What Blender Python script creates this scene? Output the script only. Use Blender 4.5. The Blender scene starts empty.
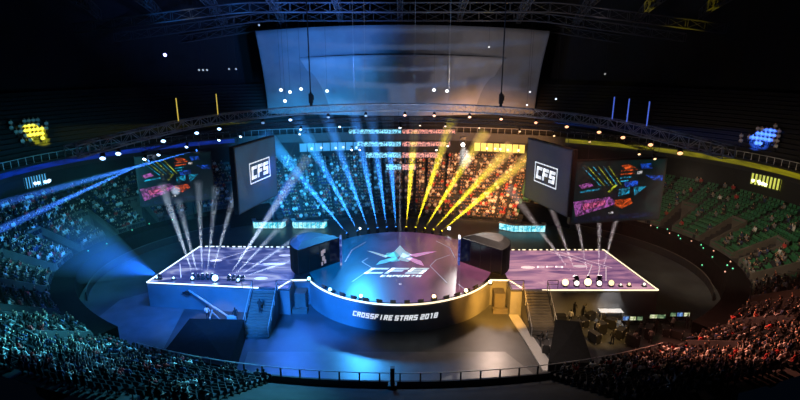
import bpy, math, random
from mathutils import Vector, Matrix
random.seed(7)
PI = math.pi
scn = bpy.context.scene
COL = scn.collection

# ------------------------------------------------------------------ camera
PITCH = math.radians(15.5); FPX = 520.0; CAM = Vector((0, -61.4, 28.8))
cd = bpy.data.cameras.new('camera'); cam = bpy.data.objects.new('camera', cd); COL.objects.link(cam)
cam.location = CAM; cam.rotation_euler = (PI / 2 - PITCH, 0, 0)
cd.sensor_width = 36; cd.lens = 36 * FPX / 800; cd.clip_end = 400
scn.camera = cam
scn.cycles.use_adaptive_sampling = False
scn.cycles.sample_clamp_direct = 8; scn.cycles.sample_clamp_indirect = 3
scn.view_settings.view_transform = 'Standard'; scn.view_settings.look = 'None'
scn.view_settings.gamma = 1; scn.view_settings.exposure = 0; scn.view_settings.use_curve_mapping = False
SP, CP = math.sin(PITCH), math.cos(PITCH)

def at(px, py, z=None, Y=None):
    """world point where the sight line through a photo point meets a real plane"""
    x = (px - 400) / FPX; u = (200 - py) / FPX
    fy = CP + u * SP; fz = -SP + u * CP
    t = (z - CAM.z) / fz if z is not None else (Y - CAM.y) / fy
    return Vector((CAM.x + x * t, CAM.y + fy * t, CAM.z + fz * t))

def proj(p):
    dx, dy, dz = p[0] - CAM.x, p[1] - CAM.y, p[2] - CAM.z
    d = dy * CP - dz * SP; u = dy * SP + dz * CP
    if d < 1: return (-999, -999, 1)
    return (400 + FPX * dx / d, 200 - FPX * u / d, d)

def inview(p, m=25):
    a, b, d = proj(p)
    return -m < a < 800 + m and -m < b < 400 + m

# --------------------------------------------------------------- materials
def lin(c): return tuple((v / 12.92 if v <= .04045 else ((v + .055) / 1.055) ** 2.4) for v in c)
def mat(name, col, rough=.6, metal=0, emit=None, es=0, spec=.5, noise=0, nscale=3, bump=0):
    m = bpy.data.materials.new(name); m.use_nodes = True
    nt = m.node_tree; b = nt.nodes['Principled BSDF']
    b.inputs['Base Color'].default_value = (*col, 1)
    b.inputs['Roughness'].default_value = rough
    b.inputs['Metallic'].default_value = metal
    b.inputs['Specular IOR Level'].default_value = spec
    if emit:
        b.inputs['Emission Color'].default_value = (*emit, 1); b.inputs['Emission Strength'].default_value = es
    if noise or bump:
        tc = nt.nodes.new('ShaderNodeTexCoord'); n = nt.nodes.new('ShaderNodeTexNoise')
        n.inputs['Scale'].default_value = nscale; n.inputs['Detail'].default_value = 5
        nt.links.new(tc.outputs['Object'], n.inputs['Vector'])
        if noise:
            r = nt.nodes.new('ShaderNodeMapRange')
            r.inputs[1].default_value = .3; r.inputs[2].default_value = .7
            r.inputs[3].default_value = 1 - noise; r.inputs[4].default_value = 1 + noise
            nt.links.new(n.outputs['Fac'], r.inputs[0])
            mx = nt.nodes.new('ShaderNodeVectorMath'); mx.operation = 'SCALE'
            mx.inputs[0].default_value = col
            nt.links.new(r.outputs[0], mx.inputs['Scale']); nt.links.new(mx.outputs[0], b.inputs['Base Color'])
        if bump:
            bp = nt.nodes.new('ShaderNodeBump'); bp.inputs['Strength'].default_value = bump
            nt.links.new(n.outputs['Fac'], bp.inputs['Height']); nt.links.new(bp.outputs[0], b.inputs['Normal'])
    return m

def led_mat(name, stops, strength, scale=(.08, .3, 1), distort=1.5, seed=0, gx=None):
    """self-lit LED panel picture: colour ramp over stretched noise, optional left to right gradient gx=(x0,x1,colA,colB)"""
    m = bpy.data.materials.new(name); m.use_nodes = True
    nt = m.node_tree; N = nt.nodes; L = nt.links; b = N['Principled BSDF']
    b.inputs['Base Color'].default_value = (.02, .02, .025, 1); b.inputs['Roughness'].default_value = .3
    tc = N.new('ShaderNodeTexCoord'); mp = N.new('ShaderNodeMapping')
    mp.inputs['Scale'].default_value = scale; mp.inputs['Location'].default_value = (seed, seed * .7, 0)
    L.new(tc.outputs['Object'], mp.inputs['Vector'])
    n = N.new('ShaderNodeTexNoise'); n.inputs['Scale'].default_value = 1; n.inputs['Detail'].default_value = 6
    n.inputs['Distortion'].default_value = distort
    L.new(mp.outputs[0], n.inputs['Vector'])
    r = N.new('ShaderNodeValToRGB'); els = r.color_ramp.elements
    els[0].position = stops[0][0]; els[0].color = (*lin(stops[0][1]), 1)
    els[1].position = stops[-1][0]; els[1].color = (*lin(stops[-1][1]), 1)
    for p, c in stops[1:-1]:
        e = els.new(p); e.color = (*lin(c), 1)
    L.new(n.outputs['Fac'], r.inputs[0]); out = r.outputs[0]
    if gx:
        sx = N.new('ShaderNodeSeparateXYZ'); L.new(tc.outputs['Object'], sx.inputs[0])
        g = N.new('ShaderNodeMapRange'); g.inputs[1].default_value = gx[0]; g.inputs[2].default_value = gx[1]
        g.interpolation_type = 'SMOOTHSTEP'
        L.new(sx.outputs[0], g.inputs[0])
        mx = N.new('ShaderNodeMix'); mx.data_type = 'RGBA'
        mx.inputs[6].default_value = (*lin(gx[2]), 1); mx.inputs[7].default_value = (*lin(gx[3]), 1)
        L.new(g.outputs[0], mx.inputs[0])
        mu = N.new('ShaderNodeMix'); mu.data_type = 'RGBA'; mu.blend_type = 'MULTIPLY'; mu.inputs[0].default_value = 1
        L.new(out, mu.inputs[6]); L.new(mx.outputs[2], mu.inputs[7]); out = mu.outputs[2]
    L.new(out, b.inputs['Emission Color']); b.inputs['Emission Strength'].default_value = strength
    return m

def haze_mat(name, dens, col=(1, 1, 1), g=.15):
    m = bpy.data.materials.new(name); m.use_nodes = True
    nt = m.node_tree; nt.nodes.clear()
    o = nt.nodes.new('ShaderNodeOutputMaterial'); v = nt.nodes.new('ShaderNodeVolumeScatter')
    v.inputs['Color'].default_value = (*col, 1); v.inputs['Density'].default_value = dens
    v.inputs['Anisotropy'].default_value = g
    nt.links.new(v.outputs[0], o.inputs['Volume'])
    return m

M = {}
M['floor'] = mat('arena_floor', (.06, .065, .072), .38, noise=.35, nscale=.35, bump=.03)
M['floor_pale'] = mat('pale_floor_sheet', (.15, .155, .16), .3, noise=.2, nscale=.6)
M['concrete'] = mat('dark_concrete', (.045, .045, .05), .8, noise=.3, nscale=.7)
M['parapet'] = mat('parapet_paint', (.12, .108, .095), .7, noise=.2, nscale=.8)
M['black'] = mat('black_drape', (.005, .005, .006), .9, spec=.1, noise=.3, nscale=2)
M['matblack'] = mat('matt_black_metal', (.02, .02, .022), .5)
M['wallb'] = mat('dark_wall', (.02, .02, .024), .9)
M['roof'] = mat('dark_roof', (.02, .02, .024), .9)
M['truss'] = mat('aluminium_truss', (.5, .5, .52), .45)
M['trussb'] = mat('black_truss', (.06, .06, .07), .5, metal=.4)
M['rooft'] = mat('roof_steel', (.09, .09, .10), .7, spec=.2)
M['skirt'] = mat('glossy_grey_fascia', (.22, .225, .24), .35, noise=.2, nscale=.4)
M['deck'] = mat('stage_deck', (.05, .05, .055), .4)
M['white_led'] = mat('white_led', (.8, .8, .8), .4, emit=(.75, .95, 1), es=1.9)
M['warm_led'] = mat('warm_led', (.8, .8, .8), .4, emit=(1, .8, .5), es=1.7)
M['cyan_led'] = led_mat('cyan_led', [(.4, (.15, .7, .8)), (.6, (.75, 1, 1))], 1.3, (1.5, 1.5, 1.5))
M['logo_white'] = mat('lit_white_lettering', (.8, .8, .8), .4, emit=(.9, .95, 1), es=.9)
M['logo_floor'] = mat('lit_floor_lettering', (.8, .8, .8), .4, emit=(.65, .85, .95), es=.85)
M['star_blue'] = mat('lit_star_blue', (.3, .6, .7), .4, emit=(.10, .45, .62), es=.9)
M['star_pale'] = mat('lit_star_pale', (.6, .7, .8), .4, emit=(.35, .55, .72), es=.9)
M['star_pink'] = mat('lit_star_pink', (.8, .5, .7), .4, emit=(.7, .3, .62), es=.9)
M['floor_line'] = mat('lit_floor_lines', (.5, .5, .6), .4, emit=(.3, .33, .5), es=.7)
M['screen_cfs'] = led_mat('logo_screen_picture', [(.3, (.01, .19, .3)), (.7, (.02, .27, .4))], .75, (.2, .2, .2))
M['screen_cfs_r'] = led_mat('logo_screen_picture_right', [(.3, (.16, .13, .16)), (.7, (.22, .18, .21))], .6, (.2, .2, .2))
M['pane'] = mat('dark_booth_glass', (.01, .012, .015), .15)
M['booth_roof'] = mat('booth_roof_sheet', (.035, .035, .037), .6, noise=.25, nscale=.6)
M['white'] = mat('white_laminate', (.6, .6, .6), .5)
M['chain'] = mat('hoist_chain', (.07, .07, .08), .5, metal=.5)
M['skin'] = mat('skin', (.5, .3, .2), .6)
M['hair'] = mat('dark_hair', (.012, .01, .01), .6)
M['trouser'] = mat('dark_trousers', (.02, .022, .03), .8)
SHIRT = {'pale': (.75, .75, .75), 'black': (.02, .02, .022), 'grey': (.22, .22, .23), 'red': (.45, .04, .04),
         'navy': (.03, .05, .12)}
for k, c in SHIRT.items(): M['shirt_' + k] = mat(k + '_shirt', c, .8)
M['seat_green'] = mat('green_seat_plastic', (.03, .16, .075), .45)
M['seat_dark'] = mat('dark_blue_seat_plastic', (.012, .022, .03), .5)
M['curtain'] = mat('grey_scrim', (.33, .34, .37), .9, noise=.12, nscale=.25)
M['curtain2'] = mat('pale_scrim', (.52, .53, .57), .9, noise=.12, nscale=.25)

# ------------------------------------------------------------ mesh builder
ORG = {}
class MB:
    def __init__(s): s.v = []; s.f = []; s.mi = []
    def quad(s, *p, m=0):
        b = len(s.v); s.v += [tuple(q) for q in p]; s.f.append(tuple(range(b, b + len(p)))); s.mi.append(m)
    poly = quad
    def box(s, c, size, rz=0, m=0, R=None):
        hx, hy, hz = size[0] / 2, size[1] / 2, size[2] / 2
        R = R or Matrix.Rotation(rz, 3, 'Z'); c = Vector(c); b = len(s.v)
        for x in (-hx, hx):
            for y in (-hy, hy):
                for z in (-hz, hz): s.v.append(tuple(c + R @ Vector((x, y, z))))
        for q in ((0, 1, 3, 2), (4, 6, 7, 5), (0, 4, 5, 1), (2, 3, 7, 6), (0, 2, 6, 4), (1, 5, 7, 3)):
            s.f.append(tuple(b + i for i in q)); s.mi.append(m)
    def tube(s, p0, p1, r, n=6, r1=None, m=0, cap=True):
        p0 = Vector(p0); p1 = Vector(p1); d = p1 - p0
        if d.length < 1e-6: return
        d.normalize(); a = d.orthogonal().normalized(); c = d.cross(a); b = len(s.v); r1 = r if r1 is None else r1
        for p, rr in ((p0, r), (p1, r1)):
            for i in range(n):
                t = 2 * PI * i / n
                s.v.append(tuple(p + (a * math.cos(t) + c * math.sin(t)) * rr))
        for i in range(n):
            j = (i + 1) % n; s.f.append((b + i, b + j, b + n + j, b + n + i)); s.mi.append(m)
        if cap:
            s.f.append(tuple(b + n - 1 - i for i in range(n))); s.mi.append(m)
            s.f.append(tuple(b + n + i for i in range(n))); s.mi.append(m)
    def path(s, pts, r, n=5, m=0):
        for a, b in zip(pts, pts[1:]): s.tube(a, b, r, n, m=m)
    def prism(s, pts, z0, z1, m=0, mt=None, closed=True):
        n = len(pts)
        for i in range(n if closed else n - 1):
            a, b = pts[i], pts[(i + 1) % n]
            s.quad((a[0], a[1], z0), (b[0], b[1], z0), (b[0], b[1], z1), (a[0], a[1], z1), m=m)
        if closed:
            s.quad(*[(p[0], p[1], z1) for p in pts], m=m if mt is None else mt)
            s.quad(*[(p[0], p[1], z0) for p in reversed(pts)], m=m)
    def add(s, mesh_v, mesh_f, mesh_m, X):
        b = len(s.v); s.v += [tuple(X @ Vector(q)) for q in mesh_v]
        s.f += [tuple(b + i for i in f) for f in mesh_f]; s.mi += mesh_m
    def mesh(s, name, mats, off=(0, 0, 0), smooth=False):
        me = bpy.data.meshes.new(name)
        me.from_pydata([(a - off[0], b - off[1], c - off[2]) for a, b, c in s.v], [], s.f)
        for m in (mats if isinstance(mats, (list, tuple)) else [mats]): me.materials.append(m)
        me.polygons.foreach_set('material_index', s.mi)
        if smooth: me.polygons.foreach_set('use_smooth', [True] * len(s.f))
        me.update(); return me
    def build(s, name, mats, parent=None, smooth=False, org=None):
        off = ORG.get(parent.name, (0, 0, 0)) if parent else (org or (0, 0, 0))
        o = bpy.data.objects.new(name, s.mesh(name, mats, off, smooth)); COL.objects.link(o)
        if parent: o.parent = parent; ORG[o.name] = off
        else:
            o.location = off; ORG[o.name] = tuple(off)
        return o

def tag(o, label=None, cat=None, group=None, kind=None):
    if label: o['label'] = label
    if cat: o['category'] = cat
    if group: o['group'] = group
    if kind: o['kind'] = kind
    return o
def struct(o): o['kind'] = 'structure'; return o
def thing(name, label, cat, loc=(0, 0, 0), group=None):
    o = bpy.data.objects.new(name, None); COL.objects.link(o); o.location = loc; ORG[o.name] = tuple(loc)
    o.empty_display_size = .3
    return tag(o, label, cat, group)
def place_light(name, typ, loc, target, energy, color, size=.3, spot=None, blend=.5, parent=None):
    l = bpy.data.lights.new(name, typ); l.energy = energy; l.color = color
    if typ == 'AREA': l.shape = 'DISK'; l.size = size
    else: l.shadow_soft_size = size
    if typ == 'SPOT': l.spot_size = math.radians(spot); l.spot_blend = blend
    o = bpy.data.objects.new(name, l); COL.objects.link(o)
    q = (Vector(target) - Vector(loc)).to_track_quat('-Z', 'Y'); o.rotation_euler = q.to_euler()
    off = ORG.get(parent.name, (0, 0, 0)) if parent else (0, 0, 0)
    o.location = Vector(loc) - Vector(off)
    if parent: o.parent = parent
    return o

# -------------------------------------------------------------- lettering
GL = {'C': [(1, 1, 0, 1), (0, 1, 0, 0), (0, 0, 1, 0)], 'F': [(0, 0, 0, 1), (0, 1, 1, 1), (0, .5, .8, .5)],
      'S': [(1, 1, 0, 1), (0, 1, 0, .5), (0, .5, 1, .5), (1, .5, 1, 0), (1, 0, 0, 0)],
      'R': [(0, 0, 0, 1), (0, 1, 1, 1), (1, 1, 1, .5), (1, .5, 0, .5), (.45, .5, 1, 0)],
      'O': [(0, 0, 0, 1), (0, 1, 1, 1), (1, 1, 1, 0), (1, 0, 0, 0)], 'I': [(.5, 0, .5, 1)],
      'E': [(1, 1, 0, 1), (0, 1, 0, 0), (0, 0, 1, 0), (0, .5, .8, .5)], 'T': [(0, 1, 1, 1), (.5, 1, .5, 0)],
      'A': [(0, 0, 0, 1), (0, 1, 1, 1), (1, 1, 1, 0), (0, .45, 1, .45)],
      '2': [(0, 1, 1, 1), (1, 1, 1, .5), (1, .5, 0, .5), (0, .5, 0, 0), (0, 0, 1, 0)],
      '0': [(0, 0, 0, 1), (0, 1, 1, 1), (1, 1, 1, 0), (1, 0, 0, 0)], '1': [(.6, 0, .6, 1), (.25, 1, .6, 1)],
      '8': [(0, 0, 0, 1), (0, 1, 1, 1), (1, 1, 1, 0), (1, 0, 0, 0), (0, .5, 1, .5)],
      'P': [(0, 0, 0, 1), (0, 1, 1, 1), (1, 1, 1, .5), (1, .5, 0, .5)], ' ': []}
def letters(mb, txt, fn, cw, ch, gap, t, shear=.2, th=None, m=0):
    """angular sans lettering; fn(u,v) -> point; cw letter width, ch height, t stroke"""
    x = -(len(txt) * cw + (len(txt) - 1) * gap) / 2
    for c in txt:
        w = cw
        for a, b, p, q in GL[c]:
            x0, y0 = a * (w - t) + t / 2, b * (ch - t) + t / 2 - ch / 2
            x1, y1 = p * (w - t) + t / 2, q * (ch - t) + t / 2 - ch / 2
            d = Vector((x1 - x0, y1 - y0)); L = d.length; d /= L; n = Vector((-d.y, d.x)) * t / 2; e = d * t / 2
            P = [Vector((x0, y0)) - e - n, Vector((x1, y1)) + e - n, Vector((x1, y1)) + e + n, Vector((x0, y0)) - e + n]
            mb.quad(*[fn(x + k.x + shear * k.y, k.y) for k in P], m=m)
        x += cw + gap

# ---------------------------------------------------------- bowl geometry
EA, EB, EY = 44.0, 30.0, 5.0
def bowl(t, off):
    x, y = EA * math.cos(t), EB * math.sin(t)
    nx, ny = x / EA ** 2, y / EB ** 2; n = math.hypot(nx, ny)
    return Vector((x + nx / n * off, EY + y + ny / n * off, 0))
ARC = [(0, 0.0)]
for i in range(1, 3601):
    t = 2 * PI * i / 3600; q = 2 * PI * (i - 1) / 3600
    ARC.append((t, ARC[-1][1] + (bowl(t, 5) - bowl(q, 5)).length))
PERIM = ARC[-1][1]
def t_of(s):
    s %= PERIM; lo, hi = 0, 3600
    while hi - lo > 1:
        mid = (lo + hi) // 2
        if ARC[mid][1] <= s: lo = mid
        else: hi = mid
    a, b = ARC[lo], ARC[hi]
    return a[0] + (b[0] - a[0]) * (s - a[1]) / (b[1] - a[1])
TREAD, RISE, Z0, ROWS = .85, .43, 3.0, 13
def bz(r): return Z0 + RISE * r
NU = round(PERIM / 8.7); UL = PERIM / NU      # one seating unit: a block of seats and an entrance gap
def in_gap(s, r):
    u = (s / UL + .31) % 1.0
    if 57 < math.degrees(t_of(s)) < 124 or 240 < math.degrees(t_of(s)) < 300: return False
    return u > .70 and r < 6
def is_aisle(s):
    u = (s / UL + .31) % 1.0
    return .66 < u <= .70 or u < .015 or .43 < u < .47 or (u > .70 and (u < .73 or u > .97))

# ------------------------------------------------------------ the setting
mb = MB()
NS = 96
ring = [bowl(2 * PI * i / NS, .0) for i in range(NS)]
mb.poly(*[(p.x, p.y, 0) for p in ring])
struct(mb.build('floor', M['floor']))
# lower bowl steps
mb = MB(); seg = 6 * NU
for r in range(ROWS):
    z = bz(r); o0, o1 = r * TREAD, (r + 1) * TREAD
    for i in range(seg):
        sa, sb = PERIM * i / seg, PERIM * (i + 1) / seg; sm = (sa + sb) / 2
        ta, tb = t_of(sa), t_of(sb + (0 if i < seg - 1 else -1e-4))
        if i == seg - 1: tb = 2 * PI
        if not (inview(bowl(ta, o0) + Vector((0, 0, z)), 120)): continue
        A, B, C_, D = bowl(ta, o0), bowl(tb, o0), bowl(tb, o1), bowl(ta, o1)
        if in_gap(sm, r):
            mb.quad((A.x, A.y, .05), (B.x, B.y, .05), (C_.x, C_.y, .05), (D.x, D.y, .05)); continue
        mb.quad((A.x, A.y, z), (B.x, B.y, z), (C_.x, C_.y, z), (D.x, D.y, z))
        zl = z - RISE if r and not in_gap(sm, r - 1) else 0
        mb.quad((A.x, A.y, zl), (B.x, B.y, zl), (B.x, B.y, z), (A.x, A.y, z))
        if r < 6:
            if in_gap(sb + UL / 12, r): mb.quad((B.x, B.y, 0), (C_.x, C_.y, 0), (C_.x, C_.y, z), (B.x, B.y, z))
            if in_gap(sa - UL / 12, r): mb.quad((A.x, A.y, 0), (D.x, D.y, 0), (D.x, D.y, z), (A.x, A.y, z))
struct(mb.build('floor_lower_stand', M['concrete']))
mb = MB()
for r in range(-6, 0):
    z = bz(r); o0, o1 = r * TREAD, (r + 1) * TREAD
    for i in range(40):
        ta, tb = math.radians(60 + 1.6 * i - 2), math.radians(60 + 1.6 * (i + 1) - 2)
        A, B, C_, D = bowl(ta, o0), bowl(tb, o0), bowl(tb, o1), bowl(ta, o1)
        mb.quad((A.x, A.y, z), (B.x, B.y, z), (C_.x, C_.y, z), (D.x, D.y, z)); zl = z - RISE if r > -6 else 0
        mb.quad((A.x, A.y, zl), (B.x, B.y, zl), (B.x, B.y, z), (A.x, A.y, z))
struct(mb.build('floor_rear_riser', M['concrete']))
# parapets round every block: front wall and the two side walls of each entrance gap
def wallseg(mb, p, q, z0a, z1a, z0b, z1b, th=.18, m=0):
    d = (q - p).normalized(); n = Vector((-d.y, d.x, 0)) * th / 2
    a, b, c, e = p - n, q - n, q + n, p + n
    lo = [(a.x, a.y, z0a), (b.x, b.y, z0b), (c.x, c.y, z0b), (e.x, e.y, z0a)]
    hi = [(a.x, a.y, z1a), (b.x, b.y, z1b), (c.x, c.y, z1b), (e.x, e.y, z1a)]
    mb.quad(*hi, m=m); mb.quad(lo[0], lo[1], hi[1], hi[0], m=m); mb.quad(lo[2], lo[3], hi[3], hi[2], m=m)
    mb.quad(lo[1], lo[2], hi[2], hi[1], m=m); mb.quad(lo[3], lo[0], hi[0], hi[3], m=m)
k = 0
for u in range(NU):
    s0 = (u - .31) * UL; mb = MB(); P = []
    for j in range(7):
        P.append(bowl(t_of(s0 + UL * .70 * j / 6), -.05))
    if not any(inview(p + Vector((0, 0, 3)), 40) for p in P): continue
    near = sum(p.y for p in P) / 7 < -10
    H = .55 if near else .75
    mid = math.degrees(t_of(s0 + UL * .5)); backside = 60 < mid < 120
    if not backside:
        for a, b in zip(P, P[1:]): wallseg(mb, a, b, 0, Z0 + H, 0, Z0 + H)
    front = 238 < mid < 302
    for f in (() if backside or front else (0, .70)):
        t = t_of(s0 + UL * f)
        for r in range(6):
            a, b = bowl(t, r * TREAD), bowl(t, (r + 1) * TREAD)
            wallseg(mb, a, b, bz(r) - .3, bz(r) + .8, bz(r + 1) - .3, bz(r + 1) + .8, .14)
    tb0, tb1 = t_of(s0 + UL * .70), t_of(s0 + UL)
    a, b = bowl(tb0, 6 * TREAD), bowl(tb1, 6 * TREAD)
    if front:
        a, b = bowl(tb0, -.05), bowl(tb1, -.05); wallseg(mb, a, b, 0, Z0 + H, 0, Z0 + H)
    elif not backside: wallseg(mb, a, b, 0, bz(6) + .9, 0, bz(6) + .9, .16)
    else: continue
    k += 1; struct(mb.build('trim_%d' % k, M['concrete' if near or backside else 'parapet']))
mb = MB()
P = [bowl(2 * PI * i / 120, -2.7) for i in range(120)]; Q = [bowl(2 * PI * i / 120, -.1) for i in range(120)]
for i in range(120):
    j = (i + 1) % 120
    if (P[i].y < -14 and abs(P[i].x) < 30) or 19 < i < 41: continue
    a, b, c, d = P[i], P[j], Q[j], Q[i]
    mb.quad((a.x, a.y, 0), (b.x, b.y, 0), (b.x, b.y, 2.9), (a.x, a.y, 2.9)); mb.quad((a.x, a.y, 2.9), (b.x, b.y, 2.9), (c.x, c.y, 2.9), (d.x, d.y, 2.9))
struct(mb.build('trim_81', M['black']))
# concourse wall, ledge, upper stand, outer wall
def ringband(mb, o0, z0, o1, z1, n=120, m=0):
    for i in range(n):
        ta, tb = 2 * PI * i / n, 2 * PI * (i + 1) / n
        A, B, C_, D = bowl(ta, o0), bowl(tb, o0), bowl(tb, o1), bowl(ta, o1)
        if A.y < -6: continue
        mb.quad((A.x, A.y, z0), (B.x, B.y, z0), (C_.x, C_.y, z1), (D.x, D.y, z1), m=m)
OT = ROWS * TREAD; ZT = bz(ROWS) - RISE
mb = MB(); ringband(mb, OT, ZT, OT + 2.2, ZT); ringband(mb, OT + 2.2, ZT, OT + 2.2, 12.2); struct(mb.build('wall_concourse', M['wallb']))
mb = MB(); ringband(mb, OT - 1.6, 12.2, OT + 2.2, 12.2); ringband(mb, OT - 1.6, 12.2, OT - 1.6, 13.9)
ringband(mb, OT - 1.6, 13.9, OT - 1.2, 13.9); ringband(mb, OT - 1.2, 13.9, OT - 1.2, 13.3)
struct(mb.build('trim_80', M['matblack']))
mb = MB()
for r in range(16):
    o = OT - 1.2 + r * .9; z = 13.3 + r * .6
    ringband(mb, o, z, o + .9, z); ringband(mb, o + .9, z, o + .9, z + .6)
struct(mb.build('floor_upper_stand', M['wallb']))
mb = MB()
OW = OT - 1.2 + 16 * .9
ow = []
for i in range(120):
    t = 2 * PI * i / 120; p = bowl(t, OW + 3)
    if p.y < -30: p = Vector((p.x * 1.05, min(p.y, -72), 0)) if abs(p.x) < 50 else p
    ow.append(p)
for a, b in zip(ow, ow[1:] + ow[:1]):
    mb.quad((a.x, a.y, 0), (b.x, b.y, 0), (b.x, b.y, 40), (a.x, a.y, 40))
for a, b in zip(ow, ow[1:] + ow[:1]):
    if a.y > -40:
        mb.quad((a.x, a.y, 22.9), (b.x, b.y, 22.9), (b.x * .96, b.y * .96, 22.9), (a.x * .96, a.y * .96, 22.9))
struct(mb.build('wall_outer', M['wallb']))
mb = MB()
for i in range(120):
    a, b = ow[i], ow[(i + 1) % 120]
    for f0, f1, z0, z1 in ((1, .75, 40, 44), (.75, .45, 44, 47), (.45, 0, 47, 48)):
        if f1: mb.quad((a.x * f0, a.y * f0, z0), (b.x * f0, b.y * f0, z0), (b.x * f1, b.y * f1, z1), (a.x * f1, a.y * f1, z1))
        else: mb.quad((a.x * f0, a.y * f0, z0), (b.x * f0, b.y * f0, z0), (0, 0, z1))
struct(mb.build('ceiling', M['roof']))

# ribbon boards on the upper stand front
M['ribbon_b'] = led_mat('blue_ribbon_board', [(.3, (.0, .05, .35)), (.6, (.02, .2, .75))], .55, (.15, .15, 1))
M['ribbon_y'] = led_mat('yellow_ribbon_board', [(.3, (.25, .25, 0)), (.6, (.62, .58, .05))], .6, (.15, .15, 1))
for lab, key, a0, a1 in (('glowing blue LED ribbon board curving along the left balcony front', 'ribbon_b', 128, 196),
                         ('dim yellow LED ribbon board curving along the right balcony front', 'ribbon_y', -14, 52)):
    mb = MB(); n = 40; P = [bowl(math.radians(a0 + (a1 - a0) * i / n), OT - 1.72) for i in range(n + 1)]
    for a, b in zip(P, P[1:]): wallseg(mb, a, b, 12.9, 13.6, 12.9, 13.6, .12)
    c = P[n // 2]
    tag(mb.build('ribbon_board', M[key], org=(c.x, c.y, 12.9)), lab, 'LED board', 'ribbon boards on the balcony')
# balcony guard railing
for lab, a0, a1 in (('thin steel guard railing on top of the left balcony front', 100, 196), ('thin steel guard railing on top of the right balcony front', -14, 80)):
    root = thing('balcony_railing', lab, 'railing', tuple(bowl(math.radians((a0 + a1) / 2), OT - 1.4) + Vector((0, 0, 13.9))), 'balcony railings')
    mb = MB(); mp = MB(); n = 60; P = [bowl(math.radians(a0 + (a1 - a0) * i / n), OT - 1.4) + Vector((0, 0, 14.9)) for i in range(n + 1)]
    mb.path(P, .05)
    mb.build('top_rail', M['truss'], root)
    for p in P: mp = MB(); mp.tube(p, p - Vector((0, 0, 1)), .04, 5); mp.build('post', M['truss'], root)
# lit lounges opening in the concourse wall
n_w = 0
def lounge(a0, a1, col, es, label_col):
    global n_w
    mb = MB(); mf = MB(); n = 8; P = [bowl(math.radians(a0 + (a1 - a0) * i / n), OT + 2.05) for i in range(n + 1)]
    for a, b in zip(P, P[1:]): wallseg(mb, a, b, 9.6, 11.3, 9.6, 11.3, .1)
    Q = [bowl(math.radians(a0 + (a1 - a0) * i / n), OT + 1.9) for i in range(n + 1)]
    for p in Q: mf.box((p.x, p.y, 10.35), (.15, .15, 1.9))
    for zz in (9.5, 11.4):
        for a, b in zip(Q, Q[1:]): wallseg(mf, a, b, zz - .08, zz + .08, zz - .08, zz + .08, .16)
    n_w += 1
    g = mat('lounge_window_glow_%d' % n_w, (.5, .5, .5), .5, emit=col, es=es, noise=0)
    o = struct(mb.build('window_%d' % n_w, g)); mf.build('window_frame', M['matblack'], o)
    c = (P[0] + P[-1]) / 2
    # small round pendant lamps
    for i in range(5):
        p = bowl(math.radians(a0 + (a1 - a0) * (i + .4 + random.random() * .8) / 6), OT + .2 + random.random() * 1.3)
        root = thing('pendant_lamp', 'glowing round lamp hanging in front of the %s lounge window' % label_col, 'lamp', (p.x, p.y, 12.2), 'lamps at the %s lounge' % label_col)
        a = MB(); a.tube((p.x, p.y, 12.2), (p.x, p.y, 10.6), .02, 4); a.build('cord', M['matblack'], root)
        a = MB(); a.tube((p.x, p.y, 10.6), (p.x, p.y, 10.45), .12, 8, .26); a.tube((p.x, p.y, 10.45), (p.x, p.y, 10.15), .26, 8, .14)
        a.build('shade', mat('lamp_glow_%s' % label_col.replace(' ', '_'), (.8, .8, .8), .5, emit=tuple(.4 + .6 * v for v in col), es=max(es, .6) * 4), root)
lounge(61.5, 73, (.9, .75, .03), .75, 'back yellow')
lounge(99, 113, (.03, .3, .75), .2, 'back blue')
lounge(9.5, 15, (.65, .7, .05), .8, 'right side yellow')
lounge(165.5, 169.5, (.05, .4, .8), .7, 'left side blue')

# ------------------------------------------------------------- main stage
SZ = 3.2; SC = Vector((0, 1.2, 0)); SR = 12.2
root = thing('main_stage', 'round central stage with glossy curved front and glowing star floor', 'stage', (0, 1.2, 0))
a0 = math.radians(208.5); a1 = math.radians(331.5)
front = [SC + Vector((math.cos(a0 + (a1 - a0) * i / 48), math.sin(a0 + (a1 - a0) * i / 48), 0)) * SR for i in range(49)]
back = [SC + Vector((math.cos(a1 + (2 * PI + a0 - a1) * i / 60), math.sin(a1 + (2 * PI + a0 - a1) * i / 60), 0)) * SR for i in range(1, 60)]
L1 = [Vector((-13.9, -6.9, 0)), Vector((-12.9, -5.0, 0))]
L1 = [Vector((-13.9, -6.8, 0)), Vector((-12.9, -4.7, 0))]
R1 = [Vector((12.9, -4.7, 0)), Vector((13.9, -6.8, 0))]
outline = L1 + front + R1
mb = MB(); mb.prism([(p.x, p.y) for p in outline], 0, SZ - .15, closed=False)
for i in range(len(outline) - 1): pass
mb.build('front_wall', M['skirt'], root)
mb = MB(); pts = outline + [Vector((13.9, 1, 0))] + [p for p in back if p.y > 1.2] + [Vector((-13.9, 1, 0))]
mb.prism([(p.x, p.y) for p in pts], SZ - .15, SZ - .02); mb.build('deck', M['deck'], root)
mb = MB(); mb.prism([(p.x, p.y) for p in back if p.y > 1.2], 0, SZ - .15, closed=False); mb.build('rear_wall', M['black'], root)
M['led_main'] = led_mat('main_floor_picture_and_light', [(.25, (.45, .5, .55)), (.5, (.8, .85, .85)), (.75, (1, 1, 1))], .95, (.25, .1, 1), 1, 3,
                        gx=(-6, 6, (.0, .36, .66), (.58, .30, .42)))  # left-right tint: screen content plus coloured stage light put into the emission
mb = MB(); disc = [SC + Vector((math.cos(2 * PI * i / 72), math.sin(2 * PI * i / 72), 0)) * (SR - .55) for i in range(72)]
mb.poly(*[(p.x, p.y, SZ + .015) for p in disc]); mb.poly(*[(p.x, p.y, SZ - .02) for p in reversed(disc)])
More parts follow.
